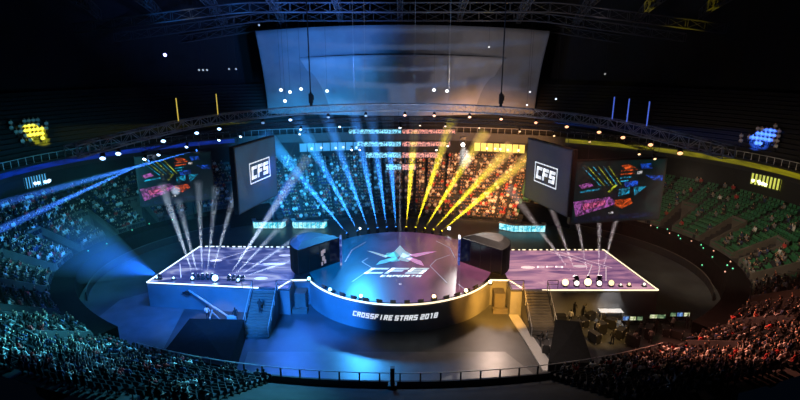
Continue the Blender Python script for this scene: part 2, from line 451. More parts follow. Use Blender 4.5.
for a, b in zip(disc, disc[1:] + disc[:1]): mb.quad((a.x, a.y, SZ - .02), (b.x, b.y, SZ - .02), (b.x, b.y, SZ + .015), (a.x, a.y, SZ + .015))
mb.build('led_floor', M['led_main'], root)
# glowing edge strip, blue-white on the left turning warm on the right
def strip(mb, pts, z0, z1, out=.07, m=0):
    for a, b in zip(pts, pts[1:]): wallseg(mb, a, b, z0, z1, z0, z1, out * 2, m)
for nm, pp, mk in (('edge_light', [p for p in outline if p.x <= .3], 'white_led'), ('edge_light', [p for p in outline if p.x >= -.3], 'warm_led')):
    mb = MB(); strip(mb, pp, SZ - .06, SZ + .1, .045); o = mb.build(nm, M[mk], root)
    o['label'] = ('cool white' if mk == 'white_led' else 'warm white') + ' glowing stage edge strip'
# star logo in the floor, flat LED shapes
zz = SZ + .025
def fp(px, py, z=zz): 
    p = at(px, py, SZ); return (p.x, p.y, z)
mb = MB()
for P, m in (([(400, 245.5), (405, 251), (399.5, 256), (395, 251)], 1), ([(405, 251), (412, 255), (404, 258), (399.5, 256)], 1),
             ([(395, 251), (399.5, 256), (396, 259), (387, 256)], 0), ([(367, 251), (372, 251.5), (388, 256), (386, 258)], 1),
             ([(437, 251.5), (427, 252), (408, 255), (416, 257)], 2), ([(376, 265), (380, 261), (392, 257.5), (397, 259.5), (386, 263)], 0),
             ([(424, 266), (421, 261), (412, 258), (406, 258.5), (417, 264)], 2), ([(387, 253), (394, 252.5), (396, 257), (384, 257)], 0),
             ([(403, 253), (413, 258), (408, 262), (398, 260)], 1), ([(386, 260), (396, 257), (400, 261), (392, 262)], 0)):
    mb.poly(*[fp(*q, z=zz + .003 * i_) for i_ in (0,) for q in P], m=m)
mb.build('star_emblem', [M['star_blue'], M['star_pale'], M['star_pink']], root)['label'] = 'glowing five pointed star emblem'
mb = MB(); c = at(397, 271, SZ)
letters(mb, 'CFS', lambda u, v: (c.x + u, c.y + v, zz + .01), 2.2, 1.75, .3, .45, .55)
c2 = at(401, 276.2, SZ)
letters(mb, 'ESPORTS', lambda u, v: (c2.x + u, c2.y + v, zz + .01), .58, .55, .13, .15, .5)
mb.build('floor_lettering', M['logo_floor'], root)['label'] = 'white letters CFS ESPORTS'
def fline(P, w=.12):
    mb = MB()
    P = [Vector(fp(*q)) for q in P]
    for a, b in zip(P, P[1:]):
        d = (b - a).normalized(); n = Vector((-d.y, d.x, 0)) * w / 2
        mb.quad(a - n, b - n, b + n, a + n)
    mb.build('floor_line', M['floor_line'], root)
fline([(352, 282), (372, 268), (362, 262), (368, 258)]); fline([(447, 283), (430, 266), (436, 260), (450, 255)])
fline([(345, 262), (352, 250), (366, 242)]); fline([(455, 258), (450, 248), (436, 241)]); fline([(458, 284), (468, 292)])
# lettering on the curved front wall
for word, uc in (('CROSSFIRE', -2.7), ('STARS', 1.03), ('2018', 3.55)):
    mb = MB()
    def fw(u, v):
        a = math.radians(270) + (u + uc - .35) / (SR + .05)
        return (SC.x + (SR + .05) * math.cos(a), SC.y + (SR + .05) * math.sin(a), 1.7 + v)
    letters(mb, word, fw, .41, .6, .1, .12, .25)
    mb.build('wall_lettering', M['logo_white'], root)['label'] = 'white letters %s on the curved front' % word
# doors in the two shoulders of the stage
for sx in (-1, 1):
    mb = MB(); mb.box((sx * 11.6, -5.6, 1.15), (1.25, 1.6, 2.3)); d = mb.build('doorway', M['parapet'], root)
    mb = MB(); mb.box((sx * 11.6, -6.6, .3), (1.7, .7, .6)); mb.build('door_step', M['parapet'], root)

# wings
for side, sx in (('left', -1), ('right', 1)):
    root = thing('wing_stage', 'flat rectangular wing stage with lilac glowing floor on the %s' % side, 'stage', (sx * 21.5, 0, 0), 'wing stages beside the round stage')
    P = [Vector((sx * 12.6, -7.1, 0)), Vector((sx * 29.4, -6.3, 0)), Vector((sx * 28.0, 6.0, 0)), Vector((sx * 12.6, 6.0, 0))]
    if sx > 0: P = [Vector((12.6, -7.3, 0)), Vector((29.3, -7.3, 0)), Vector((27.9, 5.4, 0)), Vector((12.6, 5.4, 0))]
    else: P = [Vector((-12.6, -7.1, 0)), Vector((-29.7, -5.2, 0)), Vector((-27.9, 6.7, 0)), Vector((-12.6, 6.4, 0))]
    mb = MB(); mb.prism([(p.x, p.y) for p in P][::sx], 0, SZ - .2); mb.build('skirt', M['skirt'], root)
    mb = MB(); mb.prism([(p.x, p.y) for p in P][::sx], SZ - .2, SZ - .04); mb.build('deck', M['deck'], root)
    cx = sum((p.x for p in P)) / 4; cy = sum((p.y for p in P)) / 4
    I = [Vector((cx + (p.x - cx) * .97, cy + (p.y - cy) * .95, 0)) for p in P]
    if sx < 0: lm = led_mat('left_wing_picture', [(.28, (.14, .2, .5)), (.45, (.28, .33, .62)), (.56, (.5, .54, .82)), (.72, (.8, .85, .97))], .8, (.16, .42, 1), 1.8, 5)
    else: lm = led_mat('right_wing_picture', [(.28, (.32, .20, .42)), (.45, (.60, .42, .57)), (.58, (.80, .56, .66)), (.74, (.95, .75, .78))], .85, (.14, .42, 1), 1.8, 11)
    M['led_wing_' + side] = lm
    mb = MB(); mb.prism([(p.x, p.y) for p in I][::sx], SZ - .04, SZ); mb.build('led_floor', lm, root)
    mb = MB(); mk = 'white_led' if sx < 0 else 'warm_led'
    f0 = P[0] + (P[1] - P[0]) * (3.6 / 17)
    strip(mb, [f0, P[1], P[2]], SZ - .07, SZ + .05, .05); mb.build('edge_light', M[mk], root)
    n = 20
    for i in range(n):
        a = P[2] + (P[3] - P[2]) * (i / n); b = P[2] + (P[3] - P[2]) * ((i + .3 + .45 * ((i * 7) % 5) / 5) / n)
        mb = MB(); wallseg(mb, a, b, SZ - .04, SZ + .06, SZ - .04, SZ + .06, .08)
        mb.build('rear_edge_light', M[mk], root)
    mb = MB()
    if sx > 0:
        c = at(550, 267, SZ); letters(mb, 'CFS', lambda u, v: (c.x + u, c.y + v, SZ + .02), .95, .55, .2, .17, .3)
        spots = [(528, 267.5, .9, .35), (580, 266.3, .9, .35)]
        lines = [[(548, 251), (592, 265), (586, 281)], [(560, 252), (612, 268)], [(606, 267), (606, 281)], [(600, 266), (597, 281)]]
    else:
        spots = [(216, 260.5, .8, .3), (285, 255.5, .8, .3), (274, 264, 1.5, .3), (261, 278.5, .8, .35)]
        lines = [[(180, 264), (181, 278)], [(210, 262), (255, 249)], [(242, 262), (275, 267)]]
    for px, py, rx, ry in spots:
        c3 = at(px, py, SZ); mb.poly(*[(c3.x + rx * math.cos(2 * PI * i / 16), c3.y + ry * math.sin(2 * PI * i / 16) * 1.2, SZ + .02) for i in range(16)])
    for ln in lines:
        Q = [at(*q, SZ) for q in ln]
        for a, b in zip(Q, Q[1:]):
            d = (b - a).normalized(); nn = Vector((-d.y, d.x, 0)) * .05
            mb.quad(*[(q.x, q.y, SZ + .02) for q in (a - nn, b - nn, b + nn, a + nn)])
    o = mb.build('floor_graphics', mat('wing_graphics_' + side, (.8, .8, .8), .4, emit=(.8, .8, .95) if sx < 0 else (.95, .7, .75), es=.8), root)
    if sx > 0: o['label'] = 'white letters CFS and pale ovals'

# stairs up to the stage from the floor
for side, sx in (('left', -1), ('right', 1)):
    X = sx * 15.3; root = thing('stage_stair', 'straight stair up to the stage between its %s wing and the round front' % side, 'stairs', (X, -9.5, 0), 'stairs in front of the stage')
    y0, y1, n = -12.3, -7.35, 16
    for k in range(n):
        mb = MB(); y = y0 + (y1 - y0) * (k + .5) / n; z = SZ * (k + 1) / n
        mb.box((X, y, z / 2), (2.6, (y1 - y0) / n + .01, z)); mb.build('step', M['parapet'], root)
    for s in (-1, 1):
        mb = MB(); x = X + s * 1.4
        mb.quad((x - .05, y0, 0), (x - .05, y1, 0), (x - .05, y1, SZ), (x - .05, y0, .25)); mb.quad((x + .05, y0, 0), (x + .05, y0, .25), (x + .05, y1, SZ), (x + .05, y1, 0))
        mb.quad((x - .05, y0, .25), (x - .05, y1, SZ), (x + .05, y1, SZ), (x + .05, y0, .25)); mb.build('stringer', M['matblack'], root)
        mb = MB(); mb.path([(x, y0, .2), (x, y0, 1.2), (x, y1, SZ + 1), (x, y1, SZ)], .04, 6)
        for q in (.33, .66): mb.tube((x, y0 + (y1 - y0) * q, SZ * q), (x, y0 + (y1 - y0) * q, SZ * q + 1), .035, 5)
        mb.build('handrail', M['truss'], root)
    # guard rail on the deck beside the stair head
    for q in (0, 1):
        gx = sx * (17.4 if q else 13.2)
        root = thing('guard_rail', 'short black guard rail at the head of the %s stage stair, on its %s side' % (side, 'outer' if q else 'inner'), 'railing', (gx, -6.9, SZ))
        mb = MB(); ww = .9 if not q else .6
        for dx in (-ww, ww): mb.tube((gx + dx, -6.9, SZ), (gx + dx, -6.9, SZ + 1), .04, 5)
        mb.build('posts', M['matblack'], root).name = 'post'
        mb = MB(); mb.tube((gx - ww, -6.9, SZ + 1), (gx + ww, -6.9, SZ + 1), .04, 5); mb.tube((gx - ww, -6.9, SZ + .5), (gx + ww, -6.9, SZ + .5), .03, 5); mb.build('rail', M['matblack'], root)

# player booths
M['booth_scr'] = led_mat('booth_side_screen_picture', [(.35, (.05, .1, .4)), (.55, (.3, .4, .8)), (.7, (.8, .85, 1))], .7, (1, 1, 1))
for side, sx in (('left', -1), ('right', 1)):
    root = thing('player_booth', 'dark glass fronted player booth with rounded roof on the %s of the round stage' % side, 'booth', (sx * 10.5, 1, SZ), 'player booths on the stage')
    A = Vector((7.8, 1.2, 0)); B = Vector((12.2, -3.3, 0))
    arcp = []
    c = (A + B) / 2; rr = (B - A).length / 2; ang = math.atan2((B - A).y, (B - A).x)
    for i in range(15):
        t = PI * i / 14
        v = (B - A).normalized() * math.cos(t) * rr + Vector((-(B - A).normalized().y, (B - A).normalized().x, 0)) * math.sin(t) * rr * 1.35
        arcp.append(c + v)
    arcp = [Vector((p.x * sx, p.y, 0)) for p in arcp]; h0, h1 = SZ, SZ + 3.3
    A = Vector((A.x * sx, A.y, 0)); B = Vector((B.x * sx, B.y, 0))
    mb = MB()
    for a, b in zip(arcp, arcp[1:]): wallseg(mb, a, b, h0, h1, h0, h1, .12)
    mb.build('curved_wall', M['black'], root)
    mb = MB(); wallseg(mb, A, B, h0 + .05, h1 - .1, h0 + .05, h1 - .1, .08); mb.build('glass_front', M['pane'], root)
    mb = MB()
    n = (B - A).normalized(); nx = Vector((n.y, -n.x, 0)) * (sx) * .08
    for f in (.0, .25, .5, .75, 1): 
        q = A + (B - A) * f; mb.tube((q.x, q.y, h0), (q.x, q.y, h1), .06, 5)
    wallseg(mb, A, B, h0, h0 + .12, h0, h0 + .12, .16); wallseg(mb, A, B, h1 - .15, h1, h1 - .15, h1, .16); mb.build('frame', M['matblack'], root)
    mb = MB(); top = [(p.x, p.y) for p in arcp]; cen = sum(arcp, Vector()) / len(arcp)
    for i in range(len(arcp)):
        a, b = arcp[i], arcp[(i + 1) % len(arcp)]
        a2, b2 = cen + (a - cen) * .6, cen + (b - cen) * .6
        mb.quad((a.x, a.y, h1), (b.x, b.y, h1), (b2.x, b2.y, h1 + .45), (a2.x, a2.y, h1 + .45))
        mb.quad((a2.x, a2.y, h1 + .45), (b2.x, b2.y, h1 + .45), (cen.x, cen.y, h1 + .6))
    mb.build('roof', M['booth_roof'], root)
    mb = MB(); q = A + Vector((sx * -.2, .3, 0)); q2 = A + Vector((sx * -.35, -1.3, 0))
    wallseg(mb, q, q2, h0, h1 + .2, h0, h1 + .2, .25); o = mb.build('side_screen', M['booth_scr'], root); o['label'] = 'narrow lit blue screen standing at the inner corner'
    if sx < 0:
        mb = MB(); c5 = A + (B - A) * .42; d = (B - A).normalized(); nn = Vector((-d.y, d.x, 0)) * -.12
        nn = Vector((.09, -.09, 0))
        for (u0, u1, v0, v1) in ((-.35, .05, 1.6, 2.3), (-.1, .35, 1.9, 2.4), (-.2, .25, .9, 1.5), (.05, .4, .5, 1.0), (-.35, -.1, .35, .8)):
            mb.quad(*[tuple(c5 + nn + d * uu * -1 + Vector((0, 0, h0 + vv))) for uu, vv in ((u0, v0), (u1, v0), (u1, v1), (u0, v1))])
        mb.build('poster', mat('pale_poster_figures', (.7, .6, .6), .5, emit=(.7, .6, .65), es=.35), root)['label'] = 'pale picture showing through the glass'

# ------------------------------------------------------- lights and beams
HZ = {}
def head_light(loc, target, col, L, half, power, dens, label, group, lens_es=6, flip=1, kind='moving_head_light', sc=1.0, beam=True, blend=1.0):
    """moving head: base, yoke, head with lens, lamp, and the lit shaft of haze"""
    loc = Vector(loc); root = thing(kind, label, 'stage light', tuple(loc), group)
    d = (Vector(target) - loc).normalized(); up = Vector((0, 0, flip))
    mb = MB(); mb.box(loc + up * .08 * sc, (.42 * sc, .36 * sc, .16 * sc)); mb.build('base', M['matblack'], root)
    side = d.cross(up); side = side.normalized() if side.length > .05 else Vector((1, 0, 0))
    hc = loc + up * .5 * sc
    mb = MB()
    for s in (-1, 1): mb.tube(loc + up * .14 * sc + side * s * .2 * sc, hc + side * s * .2 * sc, .04 * sc, 5)
    mb.tube(loc + up * .16 * sc - side * .2 * sc, loc + up * .16 * sc + side * .2 * sc, .04 * sc, 5); mb.build('yoke', M['matblack'], root)
    mb = MB(); mb.tube(hc - d * .25 * sc, hc + d * .12 * sc, .13 * sc, 10, .17 * sc); mb.tube(hc + d * .12 * sc, hc + d * .22 * sc, .17 * sc, 10); h = mb.build('head', M['matblack'], root)
    key = ('lens', col, lens_es)
    if key not in HZ: HZ[key] = mat('lit_lens', (.8, .8, .8), .3, emit=col, es=lens_es)
    mb = MB(); mb.tube(hc + d * .22 * sc, hc + d * .27 * sc, .15 * sc, 12, .12 * sc); mb.build('lens', HZ[key], h)
    if beam:
        key = ('hz', dens)
        if key not in HZ: HZ[key] = haze_mat('stage_haze', dens)
        st = hc + d * .3 * sc; mb = MB(); r0 = .06; mb.tube(st, st + d * L, r0, 14, r0 + L * math.tan(half))
        o = mb.build('light_beam', HZ[key], root); o['label'] = 'shaft of lit haze'
    sp = place_light('lamp', 'SPOT', hc + d * .34 * sc, hc + d * 5, power, col, .04, math.degrees(half) * 2.0, blend, root)
    return root
BL = (.03, .27, 1.0); YE = (1.0, .78, .02); WH = (.75, .85, 1.0); WW = (1, .9, .8)
r4 = math.radians
def stage_pt(px, py, dz=0): return at(px, py, SZ) + Vector((0, 0, dz))
DN = .09
order = ['leftmost', 'second from the left', 'third from the left', 'fourth from the left', 'fifth from the left', 'sixth from the left']
blue = [((349, 233.5), (288, 165)), ((359, 232.5), (318, 160)), ((369, 232), (338, 150)), ((378, 231.5), (361, 150)), ((387, 231.2), (377, 160)), ((396, 231), (391, 165))]
for i, (a, b) in enumerate(blue):
    p = stage_pt(*a); p.y = SC.y + math.sqrt(max(0, (SR - .3) ** 2 - p.x ** 2)); t = at(*b, Y=p.y + 5)
    head_light(p, t, BL, 20, r4(3.3), 680000, DN, 'blue beam light on the round stage back rim, %s' % order[i], 'blue beam lights on the stage rim')
yell = [((406, 231), (412, 165)), ((415, 231.3), (440, 158)), ((424, 231.7), (466, 165)), ((432, 232), (492, 170)), ((440, 232.6), (520, 168))]
for i, (a, b) in enumerate(yell):
    p = stage_pt(*a); p.y = SC.y + math.sqrt(max(0, (SR - .3) ** 2 - p.x ** 2)); t = at(*b, Y=p.y + 5)
    head_light(p, t, YE, 18, r4(3.5), 560000, DN, 'yellow beam light on the round stage back rim, %s' % order[i], 'yellow beam lights on the stage rim')
# white beams rising from the wing fronts
wl = [((199, 279.5), (168, 205)), ((201, 279.5), (186, 232)), ((203, 279.5), (200, 215)), ((205, 279.5), (213, 225)), ((207, 279.5), (228, 222)),
      ((224, 280.5), (292, 185)), ((226, 280.5), (262, 250)), ((228, 280.8), (290, 246)), ((230, 281), (298, 262))]
for i, (a, b) in enumerate(wl):
    p = stage_pt(*a); t = at(*b, Y=p.y + 6); thin = i in (5, 0)
    p.x += (i % 5 - 2) * .3 + (1.2 if i > 4 else 0)
    head_light(p, t, (.62, .78, 1), 13 if i != 5 else 17, r4(3.0 if thin else 2.6), 220000 if thin else 120000, DN, 'white beam light, left wing front, %s of nine' % (order + ['seventh from the left', 'eighth from the left', 'ninth from the left'])[i], 'white beam lights on the left wing')
wr = [((575, 281.5), (507, 190)), ((577, 281.5), (558, 230)), ((588, 281.5), (577, 225)), ((598, 281.5), (599, 215)), ((600, 281.5), (618, 215))]
for i, (a, b) in enumerate(wr):
    p = stage_pt(*a); p.y = max(p.y, -6.6); t = at(*b, Y=p.y + 6)
    head_light(p, t, (1, .85, .85), 13, r4(2.6), 75000, DN, 'faint white beam light, right wing front, %s of five' % order[i], 'white beam lights on the right wing')
# thin beams from the stage truss to the floor of the stage
p = at(400, 122, z=20.9); head_light(p, (p.x, -6, SZ), (.8, .85, 1), 17.5, r4(.8), 350000, .03, 'white beam light on the truss middle shining straight down', 'truss beam lights', flip=-1)
for i, (a, b) in enumerate([((352, 146), (322, 192)), ((360, 146), (338, 200)), ((378, 150), (345, 205)), ((425, 150), (457, 208)), ((447, 142), (506, 205)), ((436, 146), (470, 215)), ((300, 130), (262, 215))]):
    p = at(*a, Y=19); t = at(*b, Y=8)
    head_light(p, t, (.75, .85, 1) if i < 3 or i == 6 else (1, .85, .75), 12, r4(.7), 120000, .04, 'narrow white beam light above the stage slanting %s, %s' % ('left' if i < 3 or i == 6 else 'right', order[i] if i < 6 else 'by the left logo screen'), 'narrow white beam lights', flip=-1)
# beams lying along the left balcony
for i, (a, b, w, Ya, Yb) in enumerate([((198, 146), (-30, 207), 1.6, 4, -12), ((150, 156), (-30, 238), 1.8, 0, -14)]):
    p = at(*a, Y=Ya); t = at(*b, Y=Yb)
    head_light(p, t, (.04, .2, 1), (t - p).length * .93, r4(w), 1500000, .035, 'deep blue beam light along the left balcony, the %s one' % ('upper' if i == 0 else 'lower'), 'deep blue sideways beam lights', flip=-1, lens_es=3)
# white hot lamp behind the truss
p = at(463, 137, Y=24)
head_light(p, (8, -20, 6), (1, .95, .9), 6, r4(14), 15000, .03, 'brilliant white lamp beside the yellow lounge', None, flip=-1, lens_es=60, sc=2.2)

# wash lights with large glowing lenses on the wing fronts and the round stage
def blinder(loc, d, col, es, r, power, label, group, half=.32, haze=.25):
    loc = Vector(loc); root = thing('wash_light', label, 'stage light', tuple(loc), group); d = Vector(d).normalized()
    hc = loc + Vector((0, 0, r + .12)); side = d.cross(Vector((0, 0, 1))).normalized()
    mb = MB(); mb.box(loc + Vector((0, 0, .05)), (.5, .4, .1)); mb.build('base', M['matblack'], root)
    mb = MB()
    for s in (-1, 1): mb.tube(loc + side * s * (r + .05) + Vector((0, 0, .05)), hc + side * s * (r + .05), .03, 5)
    mb.build('bracket', M['matblack'], root)
    mb = MB(); mb.tube(hc - d * .35, hc, r * .7, 12, r); mb.build('housing', M['matblack'], root)
    mb = MB(); mb.tube(hc, hc + d * .06, r * .95, 16, r * .8); mb.build('lens', mat('glowing_lens', (.8, .8, .8), .3, emit=col, es=es), root)
    return root
for i, (px, es, r) in enumerate([(565, 2.6, .4), (576.5, 2.4, .3), (587.5, 2.8, .44), (599, 2.4, .3), (611, 1.6, .34), (620.5, 1.5, .13), (629, 1.5, .18), (644, 1.5, .18)]):
    p = stage_pt(px, 286.5); p.y = max(p.y, -6.9); blinder(p, (0, -1, .35), (1, .75, .38) if i in (0, 2, 4, 6) else (1, .9, .75), es, r, 300 if r > .25 else 0, 'glowing warm wash light, right wing front, %s' % (order + ['seventh from the left', 'eighth from the left'])[i], 'wash lights on the right wing')
for i, (px, py, es, r) in enumerate([(155, 281, 3, .12), (172, 281.5, 4, .13), (191, 282, 5, .2), (214, 283.5, 30, .36), (237, 284, 3, .18)]):
    p = stage_pt(px, py); p.y += .5; blinder(p, (0, -1, .35), (.35, .7, 1), es, r, 500 if r > .25 else 0, 'glowing blue white wash light, left wing front, %s' % order[i], 'wash lights on the left wing')
for i, (px, py, c, es, r, w) in enumerate([(361, 298.5, (.2, .6, 1), 30, .2, 'cold blue'), (434, 299, (1, .6, .2), 25, .2, 'amber'), (466, 293, (1, .75, .3), 14, .2, 'amber'), (490, 284.5, (1, .8, .4), 14, .2, 'amber'), (309, 281, (.2, .7, 1), 9, .2, 'cold blue'), (330, 292, (.2, .7, 1), 9, .2, 'cold blue'), (449, 230.5, (.8, .9, 1), 50, .25, 'cold white'), (360, 230, (.6, .8, 1), 25, .15, 'cold white')]):
    p = stage_pt(px, py); blinder(p, (0, -1, .5), c, es, r, 120, '%s floor light on the round stage rim, %s' % (w, ['front left', 'front right', 'far front right', 'right shoulder', 'left shoulder', 'far front left', 'back right corner', 'back left corner'][i]), 'floor lights on the round stage')
# low monitor wedges along the stage front
for i in range(14):
    a = math.radians(222 + i * 96 / 13); p = SC + Vector((math.cos(a), math.sin(a), 0)) * (SR - .6); p.z = SZ + .02
    mb = MB(); Rz = Matrix.Rotation(a + PI / 2, 3, 'Z')
    V = [(-.3, -.2, 0), (.3, -.2, 0), (.3, .2, 0), (-.3, .2, 0), (-.3, -.2, .36), (.3, -.2, .36), (.3, .16, .1), (-.3, .16, .1)]
    V = [tuple(p + Rz @ Vector(v)) for v in V]
    for f in ((3, 2, 1, 0), (4, 5, 6, 7), (0, 1, 5, 4), (1, 2, 6, 5), (2, 3, 7, 6), (3, 0, 4, 7)): mb.quad(*[V[k] for k in f])
    tag(mb.build('floor_monitor', M['matblack'], org=tuple(p)), 'small black wedge speaker on the front rim of the round stage', 'speaker', 'wedge speakers along the stage front')

# ------------------------------------------------------------------ trusses
def box_truss(pts, w, h, label, group, ck='truss', r=.07, step=1.5):
    pts = [Vector(p) for p in pts]
    # resample
    P = []; acc = 0
    L = [0]
    for a, b in zip(pts, pts[1:]): L.append(L[-1] + (b - a).length)
    n = max(2, round(L[-1] / step)); 
    for i in range(n + 1):
        s = L[-1] * i / n; j = 0
        while j < len(L) - 2 and L[j + 1] < s: j += 1
        P.append(pts[j] + (pts[j + 1] - pts[j]) * ((s - L[j]) / (L[j + 1] - L[j])))
    c = P[n // 2]; root = thing('truss', label, 'truss', tuple(c), group)
    R = [[] for _ in range(4)]
    for i, p in enumerate(P):
        d = (P[min(i + 1, n)] - P[max(i - 1, 0)]); d.z = 0; d.normalize(); s = Vector((-d.y, d.x, 0)) * w / 2; u = Vector((0, 0, h / 2))
        for k, q in enumerate((p - s - u, p + s - u, p + s + u, p - s + u)): R[k].append(q)
    for k in range(4):
        mb = MB(); mb.path(R[k], r, 5); mb.build('chord', M[ck], root)
    mb = MB()
    for i in range(n + 1):
        for k in range(4): mb.tube(R[k][i], R[(k + 1) % 4][i], r * .6, 4, cap=False)
        if i < n:
            for k in (0, 1, 2, 3):
                a, b = (R[k][i], R[(k + 1) % 4][i + 1]) if i % 2 else (R[(k + 1) % 4][i], R[k][i + 1])
                mb.tube(a, b, r * .6, 4, cap=False)
    mb.build('bracing', M[ck], root)
    return P
def curve(pl, n=6):
    pl = [Vector(p) for p in pl]; out = []
    for i in range(len(pl) - 1):
        p0, p1, p2, p3 = pl[max(i - 1, 0)], pl[i], pl[i + 1], pl[min(i + 2, len(pl) - 1)]
        for k in range(n):
            t = k / n
            out.append(.5 * ((2 * p1) + (p2 - p0) * t + (2 * p0 - 5 * p1 + 4 * p2 - p3) * t * t + (3 * p1 - p0 - 3 * p2 + p3) * t ** 3))
    out.append(pl[-1]); return out
TZ = 21.4
HALF = [(0, 17.3), (7, 16.2), (14.0, 12.5), (19.5, 6.5), (23.4, -1), (25.2, -10), (26.2, -20.5)]
main_curve = curve([(-x, y, TZ) for x, y in reversed(HALF)] + [(x, y, TZ) for x, y in HALF[1:]])
box_truss(main_curve, 1.0, 1.0, 'long curved silver lattice truss spanning above the whole stage', None)
low_curve = curve([(-x * 1.06, y + 2.2, 19.4) for x, y in reversed(HALF[:-1])] + [(x * 1.06, y + 2.2, 19.4) for x, y in HALF[1:-1]])
box_truss(low_curve, .6, .6, 'thinner dark curved lattice truss hanging just behind and below the long one', None, 'trussb', .05, 1.2)
# lamps under the trusses
def par(loc, d, col, es, r, label, group, power=0, spot=60):
    loc = Vector(loc); root = thing('par_lamp', label, 'stage light', tuple(loc), group); d = Vector(d).normalized()
    mb = MB(); mb.tube(loc, loc - Vector((0, 0, .35)), .04, 5); mb.box(loc - Vector((0, 0, .03)), (.25, .25, .08)); mb.build('clamp', M['matblack'], root)
    c = loc - Vector((0, 0, .6)); mb = MB(); mb.tube(c - d * .4, c + d * .15, r * .75, 10, r); mb.build('housing', M['matblack'], root)
    key = ('par', col, es)
    if key not in HZ: HZ[key] = mat('glowing_par_lens', (.8, .8, .8), .3, emit=col, es=es)
    mb = MB(); mb.tube(c + d * .15, c + d * .2, r * .9, 12, r * .75); mb.build('lens', HZ[key], root)
    if power: place_light('lamp', 'SPOT', c + d * .25, c + d * 9, power, col, .15, spot, .7, root)
nth = ['first', 'second', 'third', 'fourth', 'fifth', 'sixth', 'seventh', 'eighth', 'ninth', 'tenth', 'eleventh', 'twelfth']
def on_curve_px(cur, px):
    best = min(cur, key=lambda q: abs(proj(q)[0] - px)); return best
def finec(cur):
    o = []
    for a, b in zip(cur, cur[1:]): o += [a.lerp(b, t / 8) for t in range(8)]
    return o
MCf, LCf = finec(main_curve), finec(low_curve)
for i, px in enumerate([405, 434, 470, 502, 537, 568, 600, 624, 652, 681]):
    q = on_curve_px(MCf, px); q = q - Vector((0, 0, .5))
    par(q, (-.1 * (px - 400) / 100, -.8, -.75), (1, .42, .2), 2.2, .26, 'orange lamp under the long truss, right half, %s from the middle' % nth[i], 'orange lamps under the truss')
for i, px in enumerate([366, 328, 290, 262, 218, 196, 162, 116, 100]):
    q = on_curve_px(MCf, px) - Vector((0, 0, .5))
    par(q, (.1 * (400 - px) / 100, -.8, -.75), (.35, .6, 1), .3 if px in (366, 328, 262) else 4, .26, 'bluish lamp under the long truss, left half, %s from the middle' % nth[i], 'blue lamps under the truss')
for i, px in enumerate([340, 300, 240, 218, 186, 158, 128, 90]):
    q = on_curve_px(LCf, px) - Vector((0, 0, .3))
    par(q, (0, -.8, -.75), (.5, .75, 1), 5, .2, 'cold white lamp under the thinner truss, %s from the middle' % nth[i], 'white lamps under the thin truss')
for i, px in enumerate([420, 445, 480, 520, 555, 590, 640, 690]):
    q = on_curve_px(LCf, px) - Vector((0, 0, .3))
    par(q, (0, -.8, -.75), (1, .6, .3), 2, .16, 'small amber lamp under the thinner truss, %s from the middle' % nth[i], 'amber lamps under the thin truss')
# chain hoists up to the roof
for px, lab in ((311, 'left'), (500, 'right')):
    q = on_curve_px(MCf, px); top = 46
    root = thing('chain_hoist', 'black hoist cluster standing on the long truss on the %s with its chain' % lab, 'hoist', (q.x, q.y, TZ + .5), 'hoists on the truss')
    mb = MB(); mb.box((q.x, q.y, TZ + 1.6), (.55, .5, 1.3)); mb.box((q.x, q.y, TZ + .75), (.35, .35, .5)); mb.tube((q.x, q.y, TZ + 2.2), (q.x, q.y, TZ + 2.5), .2, 8, .1)
    mb.box((q.x + .3, q.y, TZ + 1.7), (.25, .3, .7)); mb.build('motor', M['matblack'], root)
    mb = MB(); mb.tube((q.x, q.y, TZ + 2.4), (q.x, q.y, top), .09, 5); mb.build('chain', M['chain'], root)
for i, px in enumerate([355, 366, 415, 448]):
    q = on_curve_px(MCf, px); mb = MB(); mb.tube((q.x, q.y, TZ + .5), (q.x, q.y, 46), .035, 4)
    tag(mb.build('suspension_cable', M['truss'], org=(q.x, q.y, TZ + .5)), 'thin steel cable above the long truss middle, %s from the left' % nth[i], 'cable', 'cables above the truss')
for px, lab, cc in ((218, 'outer left', 0), (179, 'far left', 0), (612, 'first right', 1), (626, 'second right', 1), (646, 'third right', 1), (16 + 200, 'left', 0)):
    if px == 216: continue
    q = on_curve_px(MCf, px); mb = MB(); mb.tube((q.x, q.y, TZ + .5), (q.x, q.y, TZ + 3), .06, 6)
    col = (1, .75, .1) if cc == 0 else (.1, .2, 1)
    tag(mb.build('glow_tube', mat('glow_tube', (.5, .5, .5), .4, emit=col, es=.6), org=(q.x, q.y, TZ + .5)), '%s light tube standing upright on the truss, %s' % ('yellow' if cc == 0 else 'deep blue', lab), 'light tube', 'light tubes on the truss')

# hanging light bars with lines of small lit segments
def segmat(name, col, es):
    m = bpy.data.materials.new(name); m.use_nodes = True; nt = m.node_tree; N = nt.nodes; L = nt.links; b = N['Principled BSDF']
    b.inputs['Base Color'].default_value = (.03, .03, .03, 1)
    tc = N.new('ShaderNodeTexCoord'); mp = N.new('ShaderNodeMapping'); mp.inputs['Scale'].default_value = (5.5, 5.5, 4.2)
    L.new(tc.outputs['Object'], mp.inputs[0]); v = N.new('ShaderNodeTexNoise'); v.inputs['Scale'].default_value = 1; v.inputs['Detail'].default_value = 1
    L.new(mp.outputs[0], v.inputs[0]); r = N.new('ShaderNodeMapRange'); r.inputs[1].default_value = .40; r.inputs[2].default_value = .62; r.inputs[3].default_value = .02; r.inputs[4].default_value = 1
    L.new(v.outputs['Fac'], r.inputs[0]); mu = N.new('ShaderNodeMath'); mu.operation = 'MULTIPLY'; mu.inputs[1].default_value = es
    L.new(r.outputs[0], mu.inputs[0]); L.new(mu.outputs[0], b.inputs['Emission Strength']); b.inputs['Emission Color'].default_value = (*col, 1)
    return m
SL, SRm = segmat('cyan_lit_segments', (.25, .75, 1), 1.5), segmat('red_lit_segments', (1, .35, .25), 1.3)
